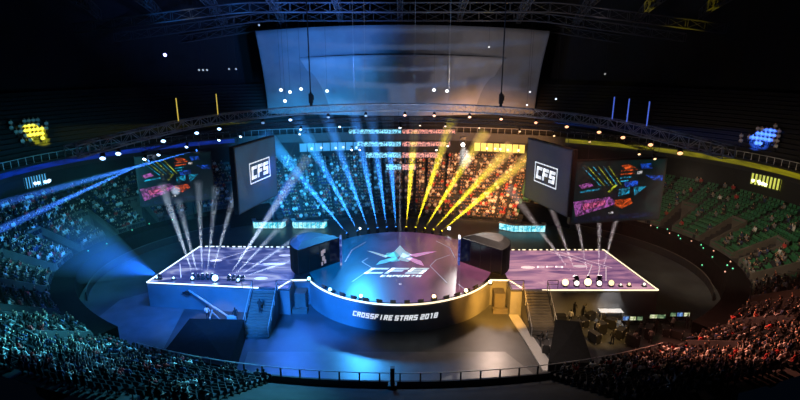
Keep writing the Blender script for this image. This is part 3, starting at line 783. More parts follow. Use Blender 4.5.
for i, (y, xa, xb, hh) in enumerate([(131.5, 349, 455, 4), (144, 357, 450, 4.5), (155, 366, 438, 5), (167, 386, 416, 5.5)]):
    for side, x0, x1, mm in (('left', xa, 401, SL), ('right', 402.5, xb, SRm)):
        A = at(x0, y, Y=20 - i * .6); B = at(x1, y, Y=20 - i * .6); h = hh * (A - CAM).length / FPX * .95
        row = ['top', 'second', 'third', 'lowest'][i]
        root = thing('light_bar', '%s lit hanging bar of small lamps above the stage, %s row' % ('cyan' if side == 'left' else 'red', row), 'light bar', tuple((A + B) / 2), 'hanging light bars')
        mb = MB(); c = (A + B) / 2; mb.box(c, (B.x - A.x, .3, h)); mb.build('lamp_row', mm, root)
        mb = MB(); mb.box(c + Vector((0, .22, h / 2 + .05)), (B.x - A.x, .2, .1)); mb.box(c + Vector((0, .22, -h / 2 - .05)), (B.x - A.x, .2, .1)); mb.build('frame', M['matblack'], root)
        mb = MB()
        for xx in (A.x + .4, B.x - .4): mb.tube((xx, c.y + .22, c.z + h / 2), (xx, c.y + .22, 19.1 if i else 21), .03, 4)
        mb.build('wire', M['chain'], root)

# ------------------------------------------------------------ hung screens
def frame_fn(A, B, zt, H):
    """A,B top corners (left,right seen from the front)"""
    A = Vector(A); B = Vector(B); W = (B - A).length; d = (B - A).normalized(); n = Vector((d.y, -d.x, 0))
    return W, lambda u, v, o=0.0: tuple(A + d * (u * W) + Vector((0, 0, zt - A.z - (1 - v) * H)) + n * o)
def panel(name, A, B, zt, H, label, group, face, deep=.6):
    root = thing(name, label, 'screen', ((A[0] + B[0]) / 2, (A[1] + B[1]) / 2, zt - H), group)
    W, f = frame_fn((A[0], A[1], zt), (B[0], B[1], zt), zt, H)
    mb = MB(); P = [f(0, 0), f(1, 0), f(1, 1), f(0, 1)]; Q = [f(0, 0, -deep), f(1, 0, -deep), f(1, 1, -deep), f(0, 1, -deep)]
    mb.quad(*P, m=0); mb.quad(*reversed(Q), m=0)
    for i in range(4): mb.quad(P[i], Q[i], Q[(i + 1) % 4], P[(i + 1) % 4])
    mb.build('cabinet', M['matblack'], root)
    mb = MB(); e = .02; mb.quad(f(e, e, .03), f(1 - e, e, .03), f(1 - e, 1 - e, .03), f(e, 1 - e, .03)); mb.build('display', face, root)
    mb = MB()
    for u in (.15, .85): mb.tube(f(u, 1, -deep / 2), tuple(Vector(f(u, 1, -deep / 2)) + Vector((0, 0, 2.5))), .04, 4)
    mb.build('hanging_cable', M['chain'], root)
    return root, W, f
def cfs_logo(root, W, f, H, u0, v0, lw):
    mb = MB(); cu, cv = u0, v0
    fn = lambda a, b: f(cu + a / W, cv + b / H, .06)
    letters(mb, 'CFS', fn, lw * .26, lw * .34, lw * .045, lw * .085, .12)
    t = lw * .03; x, y = lw * .53, lw * .28
    for a, b, c, d in ((-x, y - t, x, y), (-x, -y, x, -y + t), (-x, -y, -x + t, y), (x - t, -y, x, y)):
        mb.quad(fn(a, b), fn(c, b), fn(c, d), fn(a, d))
    mb.build('logo', M['logo_white'], root)['label'] = 'white framed letters CFS'
LA, LB = (-18.9, -3.0), (-16.4, 6.2)
root, W, f = panel('logo_screen', LA, LB, 18.8, 8.0, 'dark blue hanging screen with white CFS logo, left of the stage', 'logo screens', M['screen_cfs'])
cfs_logo(root, W, f, 8.0, .56, .53, 4.6)
root, W, f = panel('logo_screen', (16.7, 6.2), (19.7, -3.0), 18.5, 8.0, 'dark grey hanging screen with white CFS logo, right of the stage', 'logo screens', M['screen_cfs_r'])
cfs_logo(root, W, f, 8.0, .48, .50, 4.6)
# live picture screens
EM = [led_mat('feed_' + n, [(.38, tuple(v * .25 for v in c)), (.5, tuple(v * .7 for v in c)), (.64, tuple(min(1, v * 1.25) for v in c))], es, (1.3, 1.3, 1.3), 2, k) for k, (n, c, es) in enumerate((('purple', (.62, .32, .62), .8), ('orange', (.85, .32, .12), .8), ('cyan', (.1, .6, .75), .8), ('yellow', (.75, .8, .2), .6), ('white', (.9, .9, .9), .8), ('blue', (.1, .3, .75), .8), ('navy', (.08, .14, .25), .6), ('pink', (.8, .35, .55), .8)))]
feed = [(0, [(.02, .36), (.42, .42), (.50, .30), (.06, .12)]), (7, [(.12, .32), (.36, .37), (.38, .30), (.14, .22)]), (0, [(.06, .62), (.18, .66), (.22, .6), (.1, .56)]),
        (1, [(.47, .36), (.64, .38), (.67, .30), (.56, .22), (.47, .26)]), (1, [(.50, .9), (.58, .92), (.66, .86), (.55, .84)]), (3, [(.38, .5), (.46, .62), (.48, .6), (.40, .48)]),
        (2, [(.08, .53), (.3, .56), (.3, .535), (.08, .5)]), (2, [(.50, .53), (.62, .56), (.62, .46), (.50, .42)]), (2, [(.66, .56), (.80, .56), (.70, .44), (.68, .42)]),
        (5, [(.55, .64), (.7, .66), (.7, .58), (.56, .56)]), (4, [(.68, .8), (.74, .81), (.73, .76), (.68, .76)]), (5, [(.78, .74), (.97, .72), (.97, .64), (.86, .66)]),
        (4, [(.41, .165), (.46, .18), (.47, .15), (.42, .14)]), (6, [(.04, .1), (.9, .14), (.92, .06), (.04, .04)]), (5, [(.7, .92), (.82, .92), (.84, .84), (.72, .84)]), (6, [(.40, .44), (.47, .47), (.49, .40), (.42, .38)])]
for y in range(6):
    feed.append((3 if y % 2 else 2, [(.08 + y * .055, .90), (.09 + y * .055, .90), (.30 + y * .045, .60), (.285 + y * .045, .60)]))
for y in range(4): feed.append((1 if y < 2 else 2, [(.50, .83 - y * .055), (.68 - y * .03, .84 - y * .055), (.68 - y * .03, .82 - y * .055), (.50, .81 - y * .055)]))
for side, A, B, zt, H in (('left', (-34.6, 5.2), (-26.0, 9.3), 16.2, 6.9), ('right', (20.6, -1.2), (32.5, .8), 16.9, 7.9)):
    root, W, f = panel('live_picture_screen', A, B, zt, H, 'wide hanging video screen showing the arena picture, %s of the stage' % side, 'live picture screens', led_mat('feed_dark_' + side, [(.3, (.01, .05, .06)), (.5, (.03, .12, .13)), (.7, (.08, .18, .17))], .5, (.4, .4, .4)))
    mb = MB()
    for k, (m, P) in enumerate(feed): mb.quad(*[f(u, v, .06 + k * .001) for u, v in P], m=m)
    mb.build('picture', EM, root)

# -------------------------------------------------------- curtain overhead
def scrim(name, Yc, xl, xr, xlb, xrb, zt, ztm, zb, label, mm, bow=2.5):
    mb = MB(); nu, nv = 200, 16; G = []
    for i in range(nu + 1):
        u = i / nu; row = []
        for j in range(nv + 1):
            v = j / nv; w = v ** 1.6
            x = (xlb + (xl - xlb) * w) * (1 - u) + (xrb + (xr - xrb) * w) * u
            z = zb + (zt + (ztm - zt) * (1 - (2 * u - 1) ** 2) - zb) * v
            y = Yc - bow * (1 - (2 * u - 1) ** 2) + .05 * math.sin(u * 60)
            row.append((x, y, z))
        G.append(row)
    mb.v = [p for row in G for p in row]
    for i in range(nu):
        for j in range(nv):
            a = i * (nv + 1) + j; mb.f.append((a, a + nv + 1, a + nv + 2, a + 1)); mb.mi.append(0)
    o = mb.build(name, mm, org=(0, Yc, zb), smooth=True)
    md = o.modifiers.new('thickness', 'SOLIDIFY'); md.thickness = .04
    return tag(o, label, 'curtain')
scrim('scrim_curtain', 44, -28, 29, -26.5, 27, 33.4, 34.4, 17.6, 'huge pale scrim hung behind the long truss, outer rear sheet', M['curtain'])
scrim('scrim_curtain', 42.6, -19.5, 20.5, -15, 16, 28.4, 29.0, 17.6, 'smaller brighter scrim sheet hanging in front of the huge one', M['curtain2'])

# -------------------------------------------------------------- roof steel
for i in range(11):
    x = -50 + i * 10
    box_truss([(x * .9, 8, 38.5), (x * 1.05, 32, 37.0), (x * 1.25, 58, 34.5)], .8, 1.6, 'dark roof truss running front to back, %s from the left' % nth[i], 'roof trusses', 'rooft', .09, 3.2)
for i, y in enumerate((26, 38, 50)):
    box_truss([(-52, y, 33 - i), (-25, y, 36.2 - i * .6), (25, y, 36.2 - i * .6), (52, y, 33 - i)], .8, 1.4, 'dark roof truss running across the hall, %s from the camera' % nth[i], 'cross roof trusses', 'rooft', .09, 3.2)
for i, (px, py, c, e) in enumerate([(165, 55, (.3, .3, 1), 8), (199, 70, (.5, .6, .7), .7), (203, 70, (.5, .6, .7), .7), (207, 70, (.5, .6, .7), .7), (229, 69, (.5, .6, .7), .5), (236, 69, (.5, .6, .7), .5), (281, 90, (.7, .85, 1), 3), (290, 92, (.7, .85, 1), 3), (285, 101, (.7, .85, 1), 3.5), (301, 89, (.7, .85, 1), 2.5), (327, 91, (.7, .85, 1), 2.5), (434, 90, (.9, .9, 1), 2.5), (447, 91, (.9, .9, 1), 2.5), (530, 92, (.8, .8, .9), 1.5), (527, 105, (.8, .8, .9), 2), (556, 99, (.7, .8, 1), 1.5), (489, 47, (.8, .8, .8), .8), (259, 25, (.4, .5, .6), .7), (605, 74, (.5, .5, .5), .5)]):  # left dots before the scrims stand in for lights reflecting on the cloth
    p = at(px, py, Y=35); top = 41.5
    root = thing('hanging_spot_and_glint', 'small round %s lens on a rod, %s' % ('bright' if e > 1 else 'dim', 'glowing dot in front of the pale scrims' if 6 <= i <= 16 else 'spotlight under the dark roof'), 'spotlight', tuple(p), 'hanging %s' % ('glowing dots before the scrims' if 6 <= i <= 16 else 'spotlights under the roof'))
    root['label'] = 'small round %s %s, %s' % ('bright' if e > 1 else 'dim', 'glowing dot in front of the pale scrims' if 6 <= i <= 16 else 'spotlight under the dark roof', (['above the left balcony alone'] + [w + ' of the row left of the scrims' for w in nth[:5]] + [w + ' from the left' for w in nth[:11]] + ['beside the left top corner of the scrim', 'far right of the scrim'])[i])
    r = .33 if e > 2 else .2
    mb = MB(); mb.tube(p + Vector((0, .1, 0)), (p.x, p.y + .1, top), .02, 4); mb.build('rod', M['matblack'], root)
    mb = MB(); mb.tube(p + Vector((0, .3, .1)), p + Vector((0, 0, 0)), r * .6, 10, r); mb.build('housing', M['matblack'], root)
    mb = MB(); mb.tube(p, p + Vector((0, -.06, -.02)), r * .95, 10, r * .7); mb.build('lens', mat('spot_and_glint_lens', (.5, .5, .5), .3, emit=c, es=e), root)

# ------------------------------------------------------ floor side objects
def rects(name, P, label, cat, mk, z=.03, group=None):
    mb = MB(); mb.prism([(p[0], p[1]) for p in P], 0.005, z); c = (sum(p[0] for p in P) / len(P), sum(p[1] for p in P) / len(P), 0)
    return tag(mb.build(name, M[mk], org=c), label, cat, group)
g = lambda px, py: (at(px, py, 0).x, at(px, py, 0).y)
rects('floor_sheet', [g(248, 352), g(505, 352), g(545, 383), g(238, 383)], 'glossy pale floor sheet laid before the round stage', 'floor covering', 'floor_pale')
rects('floor_sheet', [g(120, 300), g(150, 292), g(185, 308), g(160, 355), g(70, 340)], 'pale floor sheet left of the black tent', 'floor covering', 'floor_pale')
rects('cable_ramp', [g(509, 316), g(518, 316), g(556, 372), g(543, 372)], 'long pale cable ramp running toward the camera on the right, the wider one', 'cable ramp', 'white', .18)
rects('cable_ramp', [g(522, 316), g(525, 316), g(566, 372), g(560, 372)], 'narrow dark cable ramp just right of the wide pale one', 'cable ramp', 'matblack', .2)
rects('floor_sheet', [g(600, 312), g(640, 308), g(668, 318), g(622, 326)], 'pale floor sheet by the production desk on the right', 'floor covering', 'floor_pale')
# black tents
def tent(P, h, label):
    P = [Vector((at(*p, z=h).x, at(*p, z=h).y, 0)) for p in P]; c = sum(P, Vector()) / 4
    root = thing('control_tent', label, 'tent', tuple(c), 'black control tents')
    mb = MB()
    for i in range(4): wallseg(mb, P[i], P[(i + 1) % 4], 0, h, 0, h, .1)
    mb.build('drape', M['black'], root)
    mb = MB(); Q = [p + (p - c) * .03 for p in P]; t = c + Vector((0, 0, h + .25))
    for i in range(4): mb.quad((Q[i].x, Q[i].y, h), (Q[(i + 1) % 4].x, Q[(i + 1) % 4].y, h), tuple(t))
    for i in range(4): mb.quad((Q[i].x, Q[i].y, h - .35), (Q[(i + 1) % 4].x, Q[(i + 1) % 4].y, h - .35), (Q[(i + 1) % 4].x, Q[(i + 1) % 4].y, h), (Q[i].x, Q[i].y, h))
    mb.build('canopy', M['black'], root)
    for p in P:
        mb = MB(); mb.tube(p, p + Vector((0, 0, h)), .07, 6); mb.build('leg', M['matblack'], root)
tent([(163, 354), (228, 366), (243, 320), (190, 319)], 2.3, 'black draped tent on the floor at the left')
tent([(549, 362), (592, 362), (579, 322), (556, 320)], 2.4, 'black draped tent on the floor at the right')

# cyan glowing commentary desks behind the stage
for i, (px0, px1, py, tilt, lab) in enumerate([(254, 282, 221.5, 1, 'leftmost'), (294, 324, 221.5, 1, 'between the left wing and the beams'), (514, 545, 225, -1, 'right of the yellow beams')]):
    A = at(px0, py + 2, 1.0); B = at(px1, py + 2, 1.0); A.z = B.z = 0; c = (A + B) / 2
    root = thing('commentary_desk', 'U shaped desk with cyan glowing front, %s' % lab, 'desk', (c.x, c.y, 0), 'cyan glowing desks behind the stage')
    d = (B - A).normalized(); back = Vector((0, 1.6, 0)); off = Vector((-tilt * 0, 0, 0))
    W = (B - A).length; n = 8
    P = [A + back + Vector((-.6 if i != 2 else -2.2, 0, 0)), A, B, B + back * .8 + Vector((.3 if i != 2 else .2, 0, 0))]
    mb = MB()
    for a, b in zip(P, P[1:]):
        k = max(2, round((b - a).length / .75))
        for j in range(k):
            q0 = a + (b - a) * (j + .06) / k; q1 = a + (b - a) * (j + .94) / k
            wallseg(mb, q0, q1, .15, 1.2, .15, 1.2, .1)
    mb.build('lit_front', M['cyan_led'], root)
    mb = MB()
    for a, b in zip(P, P[1:]): 
        e = Vector((0, .35, 0)); wallseg(mb, a + e, b + e, 1.2, 1.28, 1.2, 1.28, .7)
    mb.build('desk_top', M['white'], root)

# camera crane by the left tent
root = thing('camera_crane', 'white lit camera crane behind the left black tent', 'camera crane', (*g(213, 322), 0))
b0 = Vector((*g(213, 322), 0))
for k in range(3):
    mb = MB(); a = 2 * PI * k / 3 + .3; mb.tube(b0 + Vector((math.cos(a) * .9, math.sin(a) * .9, 0)), b0 + Vector((0, 0, 1.3)), .07, 6); mb.build('leg', M['white'], root)
mb = MB(); pv = b0 + Vector((0, 0, 1.5)); mb.tube(pv + Vector((2.5, -1.2, -.4)), pv + Vector((-3.0, 1.6, 1.6)), .1, 6); mb.tube(b0 + Vector((0, 0, 1.2)), pv, .1, 6); mb.build('arm', M['white'], root)
mb = MB(); mb.box(pv + Vector((2.6, -1.25, -.45)), (.9, .5, .6), -.4); mb.build('counterweight', M['white'], root)
mb = MB(); mb.box(pv + Vector((-3.1, 1.65, 1.3)), (.6, .4, .4), -.4); mb.tube(pv + Vector((-3.3, 1.7, 1.3)), pv + Vector((-3.8, 1.8, 1.2)), .12, 8); mb.build('camera', M['matblack'], root)
place_light('work_light', 'SPOT', b0 + Vector((-1, -1, 6)), b0, 900, (.8, .9, 1), .1, 60)

# production desks with monitors at right
MON = [led_mat('monitor_picture_%d' % i, st, .9, (2, 2, 2), 1, i) for i, st in enumerate([[(.35, (.1, .25, .6)), (.6, (.6, .8, 1))], [(.35, (.5, .6, .3)), (.6, (.95, .95, .8))], [(.4, (.15, .3, .2)), (.6, (.7, .8, .6))]])]
desk_px = [(632, 324), (657, 322), (679, 320)]
for i, (px, py) in enumerate(desk_px):
    c = Vector((*g(px, py + 5), 0)); root = thing('production_desk', 'black production desk with lit monitors on the right floor, %s' % ('nearest the stage', 'the middle one', 'farthest right')[i], 'desk', tuple(c), 'production desks')
    mb = MB(); mb.box(c + Vector((0, 0, .74)), (2.3, .9, .06)); mb.build('desk_top', M['black'], root)
    for sx in (-1, 1):
        for sy in (-1, 1): mb = MB(); mb.box(c + Vector((sx * 1.08, sy * .4, .355)), (.06, .06, .71)); mb.build('leg', M['matblack'], root)
    for j in range(3 if i != 1 else 2):
        mo = c + Vector(((j - 1) * .75 + (.35 if i == 1 else 0), .15, .77)); W_ = .68 if i != 1 else 1.0
        r2 = thing('monitor', 'lit monitor on the %s production desk, %s' % (('stage side', 'middle', 'right')[i], ('left one', 'next one', 'right one')[j]), 'monitor', tuple(mo), 'monitors on the production desks')
        mb = MB(); mb.box(mo + Vector((0, 0, .02)), (.3, .2, .04)); mb.tube(mo, mo + Vector((0, 0, .2)), .03, 6); mb.build('stand', M['matblack'], r2)
        mb = MB(); mb.box(mo + Vector((0, 0, .45)), (W_, .05, .5)); mb.build('case', M['matblack'], r2)
        mb = MB(); p = mo + Vector((0, -.03, .45)); hw = W_ / 2 - .03
        mb.quad((p.x - hw, p.y, p.z - .22), (p.x + hw, p.y, p.z - .22), (p.x + hw, p.y, p.z + .22), (p.x - hw, p.y, p.z + .22)); mb.build('display', MON[(i + j) % 3], r2)
root = thing('white_table', 'bright white table lit by a work lamp in front of the right wing', 'table', (*g(610, 318), 0))
c = Vector((*g(610, 318), 0)); mb = MB(); mb.box(c + Vector((0, 0, .9)), (2.6, 1.0, .06)); mb.build('table_top', M['white'], root)
for sx in (-1, 1):
    for sy in (-1, 1): mb = MB(); mb.box(c + Vector((sx * 1.2, sy * .4, .435)), (.06, .06, .87)); mb.build('leg', M['white'], root)
place_light('work_light', 'SPOT', c + Vector((0, 0, 6)), c, 1500, (1, .95, .9), .1, 45)
for i, (px, py) in enumerate([(560, 322), (575, 330), (600, 334), (590, 320), (620, 338), (648, 338), (665, 335), (545, 352), (568, 312), (583, 326), (594, 342), (632, 346), (676, 338), (610, 328)]):
    c = Vector((*g(px, py), 0)); root = thing('flight_case', 'black flight case on the floor below the right wing, %s' % ('at the stair', 'beside the tent', 'behind the tent', 'under the lamps', 'before the desks', 'before the middle desk', 'before the right desk', 'left of the tent', 'just below the wing edge', 'touching the tent shade', 'right of the tent foot', 'nearest the crowd', 'at the far desk end', 'before the white table')[i], 'case', tuple(c), 'flight cases')
    w, d_, h = 1.2, .7, .8 + .2 * (i % 3); mb = MB(); mb.box(c + Vector((0, 0, h / 2 + .12)), (w, d_, h), .2 * i); mb.build('body', M['matblack'], root)
    mb = MB(); R_ = Matrix.Rotation(.2 * i, 3, 'Z')
    for sx in (-1, 1):
        for sy in (-1, 1):
            for z in (.16, h + .09): mb.box(c + R_ @ Vector((sx * (w / 2 - .02), sy * (d_ / 2 - .02), 0)) + Vector((0, 0, z)), (.09, .09, .09), .2 * i)
    mb.build('corner_fittings', M['truss'], root)

# foreground guard railing with posts on the near stand front
root = thing('guard_railing', 'dark steel guard railing across the bottom of the view', 'railing', (0, -25.1, Z0 + .5))
P = [bowl(math.radians(a), -.05) + Vector((0, 0, Z0 + .55)) for a in [238 + i * 64 / 30 for i in range(31)]]
mb = MB(); mb.path([p + Vector((0, 0, .75)) for p in P], .04); mb.build('top_rail', M['truss'], root)
for i, p in enumerate(P): mb = MB(); mb.box(p + Vector((0, 0, .36)), (.12, .12, .75)); mb.build('post', M['matblack'], root)
root = thing('black_loudspeaker', 'slim black column loudspeaker standing at the near railing middle', 'speaker', (-.6, -25.3, Z0 + .5))
mb = MB(); mb.box((-.6, -25.3, Z0 + 1.3), (.35, .35, 1.5)); mb.build('cabinet', M['matblack'], root)
mb = MB(); mb.box((-.6, -25.3, Z0 + .53), (.7, .6, .06)); mb.build('base', M['matblack'], root)
# floor level barrier walls round the arena floor edge on both sides
for side, a0, a1 in (('left', 135, 200), ('right', -20, 45)):
    P = [bowl(math.radians(a0 + (a1 - a0) * i / 26), -3.6) for i in range(27)]; c = P[13]
    root = thing('crowd_barrier', 'low dark barrier curving along the %s edge of the arena floor' % side, 'barrier', (c.x, c.y, 0), 'floor barriers')
    mb = MB()
    for a, b in zip(P, P[1:]): wallseg(mb, a, b, 0, 1.1, 0, 1.1, .1)
    mb.build('panel', M['matblack'], root)
    mb = MB(); mb.path([p + Vector((0, 0, 1.15)) for p in P], .05); mb.build('top_rail', M['parapet'], root)
for i in range(22):  # glowing dots added for spots of light; no lamps known on the ledge
    a = math.radians(-16 + i * 2.6 + random.random()) if i < 16 else math.radians(150 + (i - 16) * 6)
    rr = random.uniform(-3.4, -.6); p = bowl(a, rr); p.z = 2.9 if rr > -2.6 else 1.2
    c = (.1, 1, .5) if i % 3 or i > 15 else (1, .45, .3)
    root = thing('glow_dot', 'tiny %s glowing dot added on the dark ledge round the %s side of the floor' % ('green' if c[0] < .5 else 'orange', 'right' if i < 16 else 'left'), 'added glow dot', tuple(p), '%s glowing dots added on the %s' % ('green' if c[0] < .5 else 'orange', 'right' if i < 16 else 'left'))
    mb = MB(); mb.tube(p, p + Vector((0, 0, .25)), .05, 6); mb.build('base', M['matblack'], root)
    mb = MB(); mb.tube(p + Vector((0, 0, .25)), p + Vector((0, 0, .38)), .1, 8, .06); mb.build('dot_cap', mat('dot_glow', (.5, .5, .5), .4, emit=c, es=1.0), root)
# ------------------------------------------------------------------ people
def person_mesh(name, pose, shirt, sub=1):
    J = {'pel': (0, 0, .52), 'waist': (0, -.02, .72), 'chest': (0, 0, .95), 'neck': (0, .01, 1.12), 'head': (0, .04, 1.22), 'crown': (0, .03, 1.36)}
    leg = lambda s: [(s * .1, .08, .5), (s * .12, .42, .5), (s * .12, .44, .1), (s * .12, .56, .05)]
    dz = 0
    if pose == 'stand':
        dz = .43; leg = lambda s: [(s * .1, 0, .9), (s * .11, .03, .5), (s * .12, 0, .08), (s * .12, .14, .04)]
        J = {k: (a, b, c + dz) for k, (a, b, c) in J.items()}
    arms = {'sit': lambda s: [(s * .2, 0, 1.05), (s * .26, .04, .8), (s * .14, .26, .66)],
            'clap': lambda s: [(s * .2, 0, 1.05), (s * .27, .14, .85), (s * .04, .34, 1.0)],
            'cheer': lambda s: [(s * .2, 0, 1.05), (s * .32, .08, 1.22), (s * .26, .12, 1.5)],
            'lean': lambda s: [(s * .2, .12, 1.0), (s * .26, .3, .82), (s * .1, .46, .64)],
            'stand': lambda s: [(s * .2, 0, 1.48), (s * .27, -.02, 1.2), (s * .25, .12, .97)]}[pose]
    if pose == 'lean': J.update({'waist': (0, .04, .7), 'chest': (0, .14, .92), 'neck': (0, .2, 1.08), 'head': (0, .25, 1.17), 'crown': (0, .26, 1.3)})
    V = [J[k] for k in ('pel', 'waist', 'chest', 'neck', 'head', 'crown')]; R = [.15, .135, .165, .06, .1, .085]
    E = [(0, 1), (1, 2), (2, 3), (3, 4), (4, 5)]
    for s in (-1, 1):
        b = len(V); V += arms(s); R += [.065, .05, .04]; E += [(2, b), (b, b + 1), (b + 1, b + 2)]
        b = len(V); V += leg(s); R += [.085, .07, .05, .045]; E += [(0, b), (b, b + 1), (b + 1, b + 2), (b + 2, b + 3)]
    me = bpy.data.meshes.new(name + '_sk'); me.from_pydata(V, E, []); o = bpy.data.objects.new(name + '_sk', me); COL.objects.link(o)
    md = o.modifiers.new('skin', 'SKIN'); md.use_smooth_shade = True
    for i, r in enumerate(R): me.skin_vertices[0].data[i].radius = (r, r * (.72 if i in (0, 1, 2) else 1))
    me.skin_vertices[0].data[0].use_root = True
    if sub: o.modifiers.new('sub', 'SUBSURF').levels = sub
    dg = bpy.context.evaluated_depsgraph_get(); ev = o.evaluated_get(dg); out = bpy.data.meshes.new_from_object(ev)
    bpy.data.objects.remove(o)
    out.name = name; out.materials.clear()
    for k in ('shirt_' + shirt, 'skin', 'hair', 'trouser'): out.materials.append(M[k])
    hz = J['neck'][2] + .02; hy = J['head'][1]; pz = J['pel'][2] + .04
    hands = [arms(s)[2] for s in (-1, 1)]
    for p in out.polygons:
        c = p.center; m = 0
        if c.z > hz - .02 and abs(c.x) < .16 and abs(c.y - hy) < .2: m = 2 if (c.y < hy + .02 or c.z > J['crown'][2] - .03) else 1
        elif any((c - Vector(h)).length < .11 for h in hands): m = 1
        elif c.z < pz or (pose != 'stand' and c.y > .2 and c.z < .62): m = 3
        p.material_index = m
    return out
POSES = ['sit', 'clap', 'cheer', 'lean']
PM = {}; PD = {}
for ps in POSES + ['stand']:
    for sh in SHIRT:
        if ps == 'stand' and sh not in ('black', 'grey', 'pale'): continue
        PM[ps, sh] = person_mesh('person', ps, sh, 1)
        lo = person_mesh('person_low', ps, sh, 0)
        PD[ps, sh] = ([tuple(v.co) for v in lo.vertices], [tuple(p.vertices) for p in lo.polygons], [p.material_index for p in lo.polygons])
        bpy.data.meshes.remove(lo)
WSH = ['pale'] * 4 + ['grey'] * 2 + ['black'] * 11 + ['navy'] * 4 + ['red'] * 2
people = []; seats = []
for r in range(-6, ROWS):
    off = r * TREAD + .2; s = 0.3; z = bz(r)
    while s < PERIM - .3:
        s += .56
        t = t_of(s); p = bowl(t, off); p.z = z
        if in_gap(s, r) or is_aisle(s): continue
        if not inview(p, 8): continue
        deg = math.degrees(t)
        if r < 0 and not 59 < deg < 121: continue
        if 256 < deg < 286: continue
        near = 190 < deg < 350
        ctr = bowl(t, off - 1); ang = math.atan2(ctr.y - p.y, ctr.x - p.x) - PI / 2
        right = deg < 60 or deg > 338
        if right: dens = .16 if not near else .5
        elif near: dens = .8
        else: dens = .78
        if near and 247 < deg < 293: dens = .25
        if deg > 322 and deg < 338: dens = .7
        seats.append((p.copy(), ang, deg, r))
        if random.random() < dens:
            q = p.copy(); q.z = z + .02
            people.append((q, ang + random.uniform(-.25, .25), random.choice(POSES if random.random() < .6 else ['sit']), random.choice(WSH if not right else ['grey', 'black', 'red', 'black', 'pale', 'navy', 'grey']), deg, random.random()))
# upper stand: small lit groups
UPT = {True: [], False: []}; used_up = set()
for left, a0, a1 in ((True, 140, 175), (False, 5, 40)):
    for i in range(int((a1 - a0) * 1.4)):
        t = math.radians(a0 + i / 1.4)
        for r in range(16):
            e = bowl(t, OT - 1.2 + r * .9 + .3); e.z = 13.3 + r * .6 + .01
            q = proj(e); UPT[left].append((q[0], q[1], (t, r), tuple(e)))
for (px, py, w, h) in ((33, 135, 13, 9), (765, 142, 15, 9)):
    for k in range(160):
        a = px + random.gauss(0, w * .45); b = py + random.gauss(0, h * .4)
        best = min(UPT[px < 400], key=lambda e: (e[0] - a) ** 2 + (e[1] - b) ** 2)
        if (best[0] - a) ** 2 + (best[1] - b) ** 2 < 16 and best[2] not in used_up:
            used_up.add(best[2]); e = Vector(best[3]); c_ = bowl(best[2][0], 0)
            people.append((e, math.atan2(c_.y - e.y, c_.x - e.x) - PI / 2, 'sit', 'pale', 400 if px < 400 else 401, 0))
def X_of(p, ang, s=1): return Matrix.Translation(p) @ Matrix.Rotation(ang, 4, 'Z') @ Matrix.Scale(s, 4)
def zone(deg, p):
    if deg >= 400: return 'upper_left' if deg == 400 else 'upper_right'
    if deg < 60: return 'right'
    if deg < 90: return 'back_right'
    if deg < 128: return 'back_left'
    if deg < 190: return 'left'
    if deg < 270: return 'near_left'
    return 'near_right'
ZN = {'near_left': 'the near left stand', 'near_right': 'the near right stand', 'left': 'the left side stand', 'right': 'the right side stand with green seats', 'back_left': 'the far stand left of centre', 'back_right': 'the far stand right of centre', 'upper_left': 'the upper left stand', 'upper_right': 'the upper right stand'}
PN = {'sit': 'sitting with hands in lap', 'clap': 'clapping', 'cheer': 'with both arms raised', 'lean': 'leaning forward', 'stand': 'standing'}
vis = sorted(people, key=lambda a: proj(a[0])[2] if (0 < proj(a[0])[0] < 800 and 0 < proj(a[0])[1] < 403) else 999)
ind, rest = vis[:290], vis[290:]
for p, ang, ps, sh, deg, _ in ind:
    o = bpy.data.objects.new('person', PM[ps, sh]); COL.objects.link(o); o.location = p; o.rotation_euler = (0, 0, ang)
    zn = ZN[zone(deg, p)]
    tag(o, 'person in a %s top %s in %s' % (sh, PN[ps], zn), 'person', 'spectators %s in %s tops in %s' % (PN[ps], sh, zn))
BM = {}
keys = ['shirt_' + k for k in SHIRT] + ['skin', 'hair', 'trouser']
for p, ang, ps, sh, deg, _ in rest:
    zn = zone(deg, p)
    if zn not in BM: BM[zn] = MB()
    v, f, m = PD[ps, sh]; mp = {0: keys.index('shirt_' + sh), 1: keys.index('skin'), 2: keys.index('hair'), 3: keys.index('trouser')}
    BM[zn].add(v, f, [mp[i] for i in m], X_of(p, ang))
for zn, mb in BM.items():
    o = mb.build('spectator_crowd', [M[k] for k in keys]); tag(o, 'dense crowd of spectators seated in %s' % ZN[zn], 'crowd', None, 'stuff')
# crew standing on the floor and stage
crew = [(541, 347, 'black', 'beside the wide cable ramp, the left of the pair'), (546, 346, 'grey', 'beside the wide cable ramp, the right of the pair'), (627, 334, 'black', 'behind the stage side production desk'), (640, 336, 'grey', 'between the stage side and the middle desk'), (655, 333, 'black', 'behind the middle production desk'),
        (672, 331, 'pale', 'between the middle and right desks'), (686, 329, 'black', 'behind the right production desk'), (585, 318, 'grey', 'below the right wing lamps'), (603, 328, 'black', 'near the white table'), (570, 324, 'pale', 'close to the right tent'),
        (208, 320, 'pale', 'at the camera crane'), (85, 338, 'grey', 'alone on the left floor sheet'), (262, 300, 'black', 'on the left stage stair'), (236, 322, 'black', 'behind the left tent'),
        (597, 336, 'grey', 'right of the right tent, nearest to it'), (612, 345, 'black', 'in front of the stage side desk'), (634, 346, 'pale', 'in front of the gap between desks'), (650, 344, 'grey', 'in front of the middle desk'), (574, 316, 'black', 'under the right wing lamps')]
for px, py, sh, lab in crew:
    c = Vector((*g(px, py), 0)); 
    if 'stair' in lab: c = Vector((-15.3, -9.85, SZ * 8 / 16 + .01))
    o = bpy.data.objects.new('person', PM['stand', sh]); COL.objects.link(o); o.location = c; o.rotation_euler = (0, 0, random.uniform(-1, 1))
    tag(o, '%s clad crew person %s' % (sh, lab), 'person', 'crew on the arena floor')
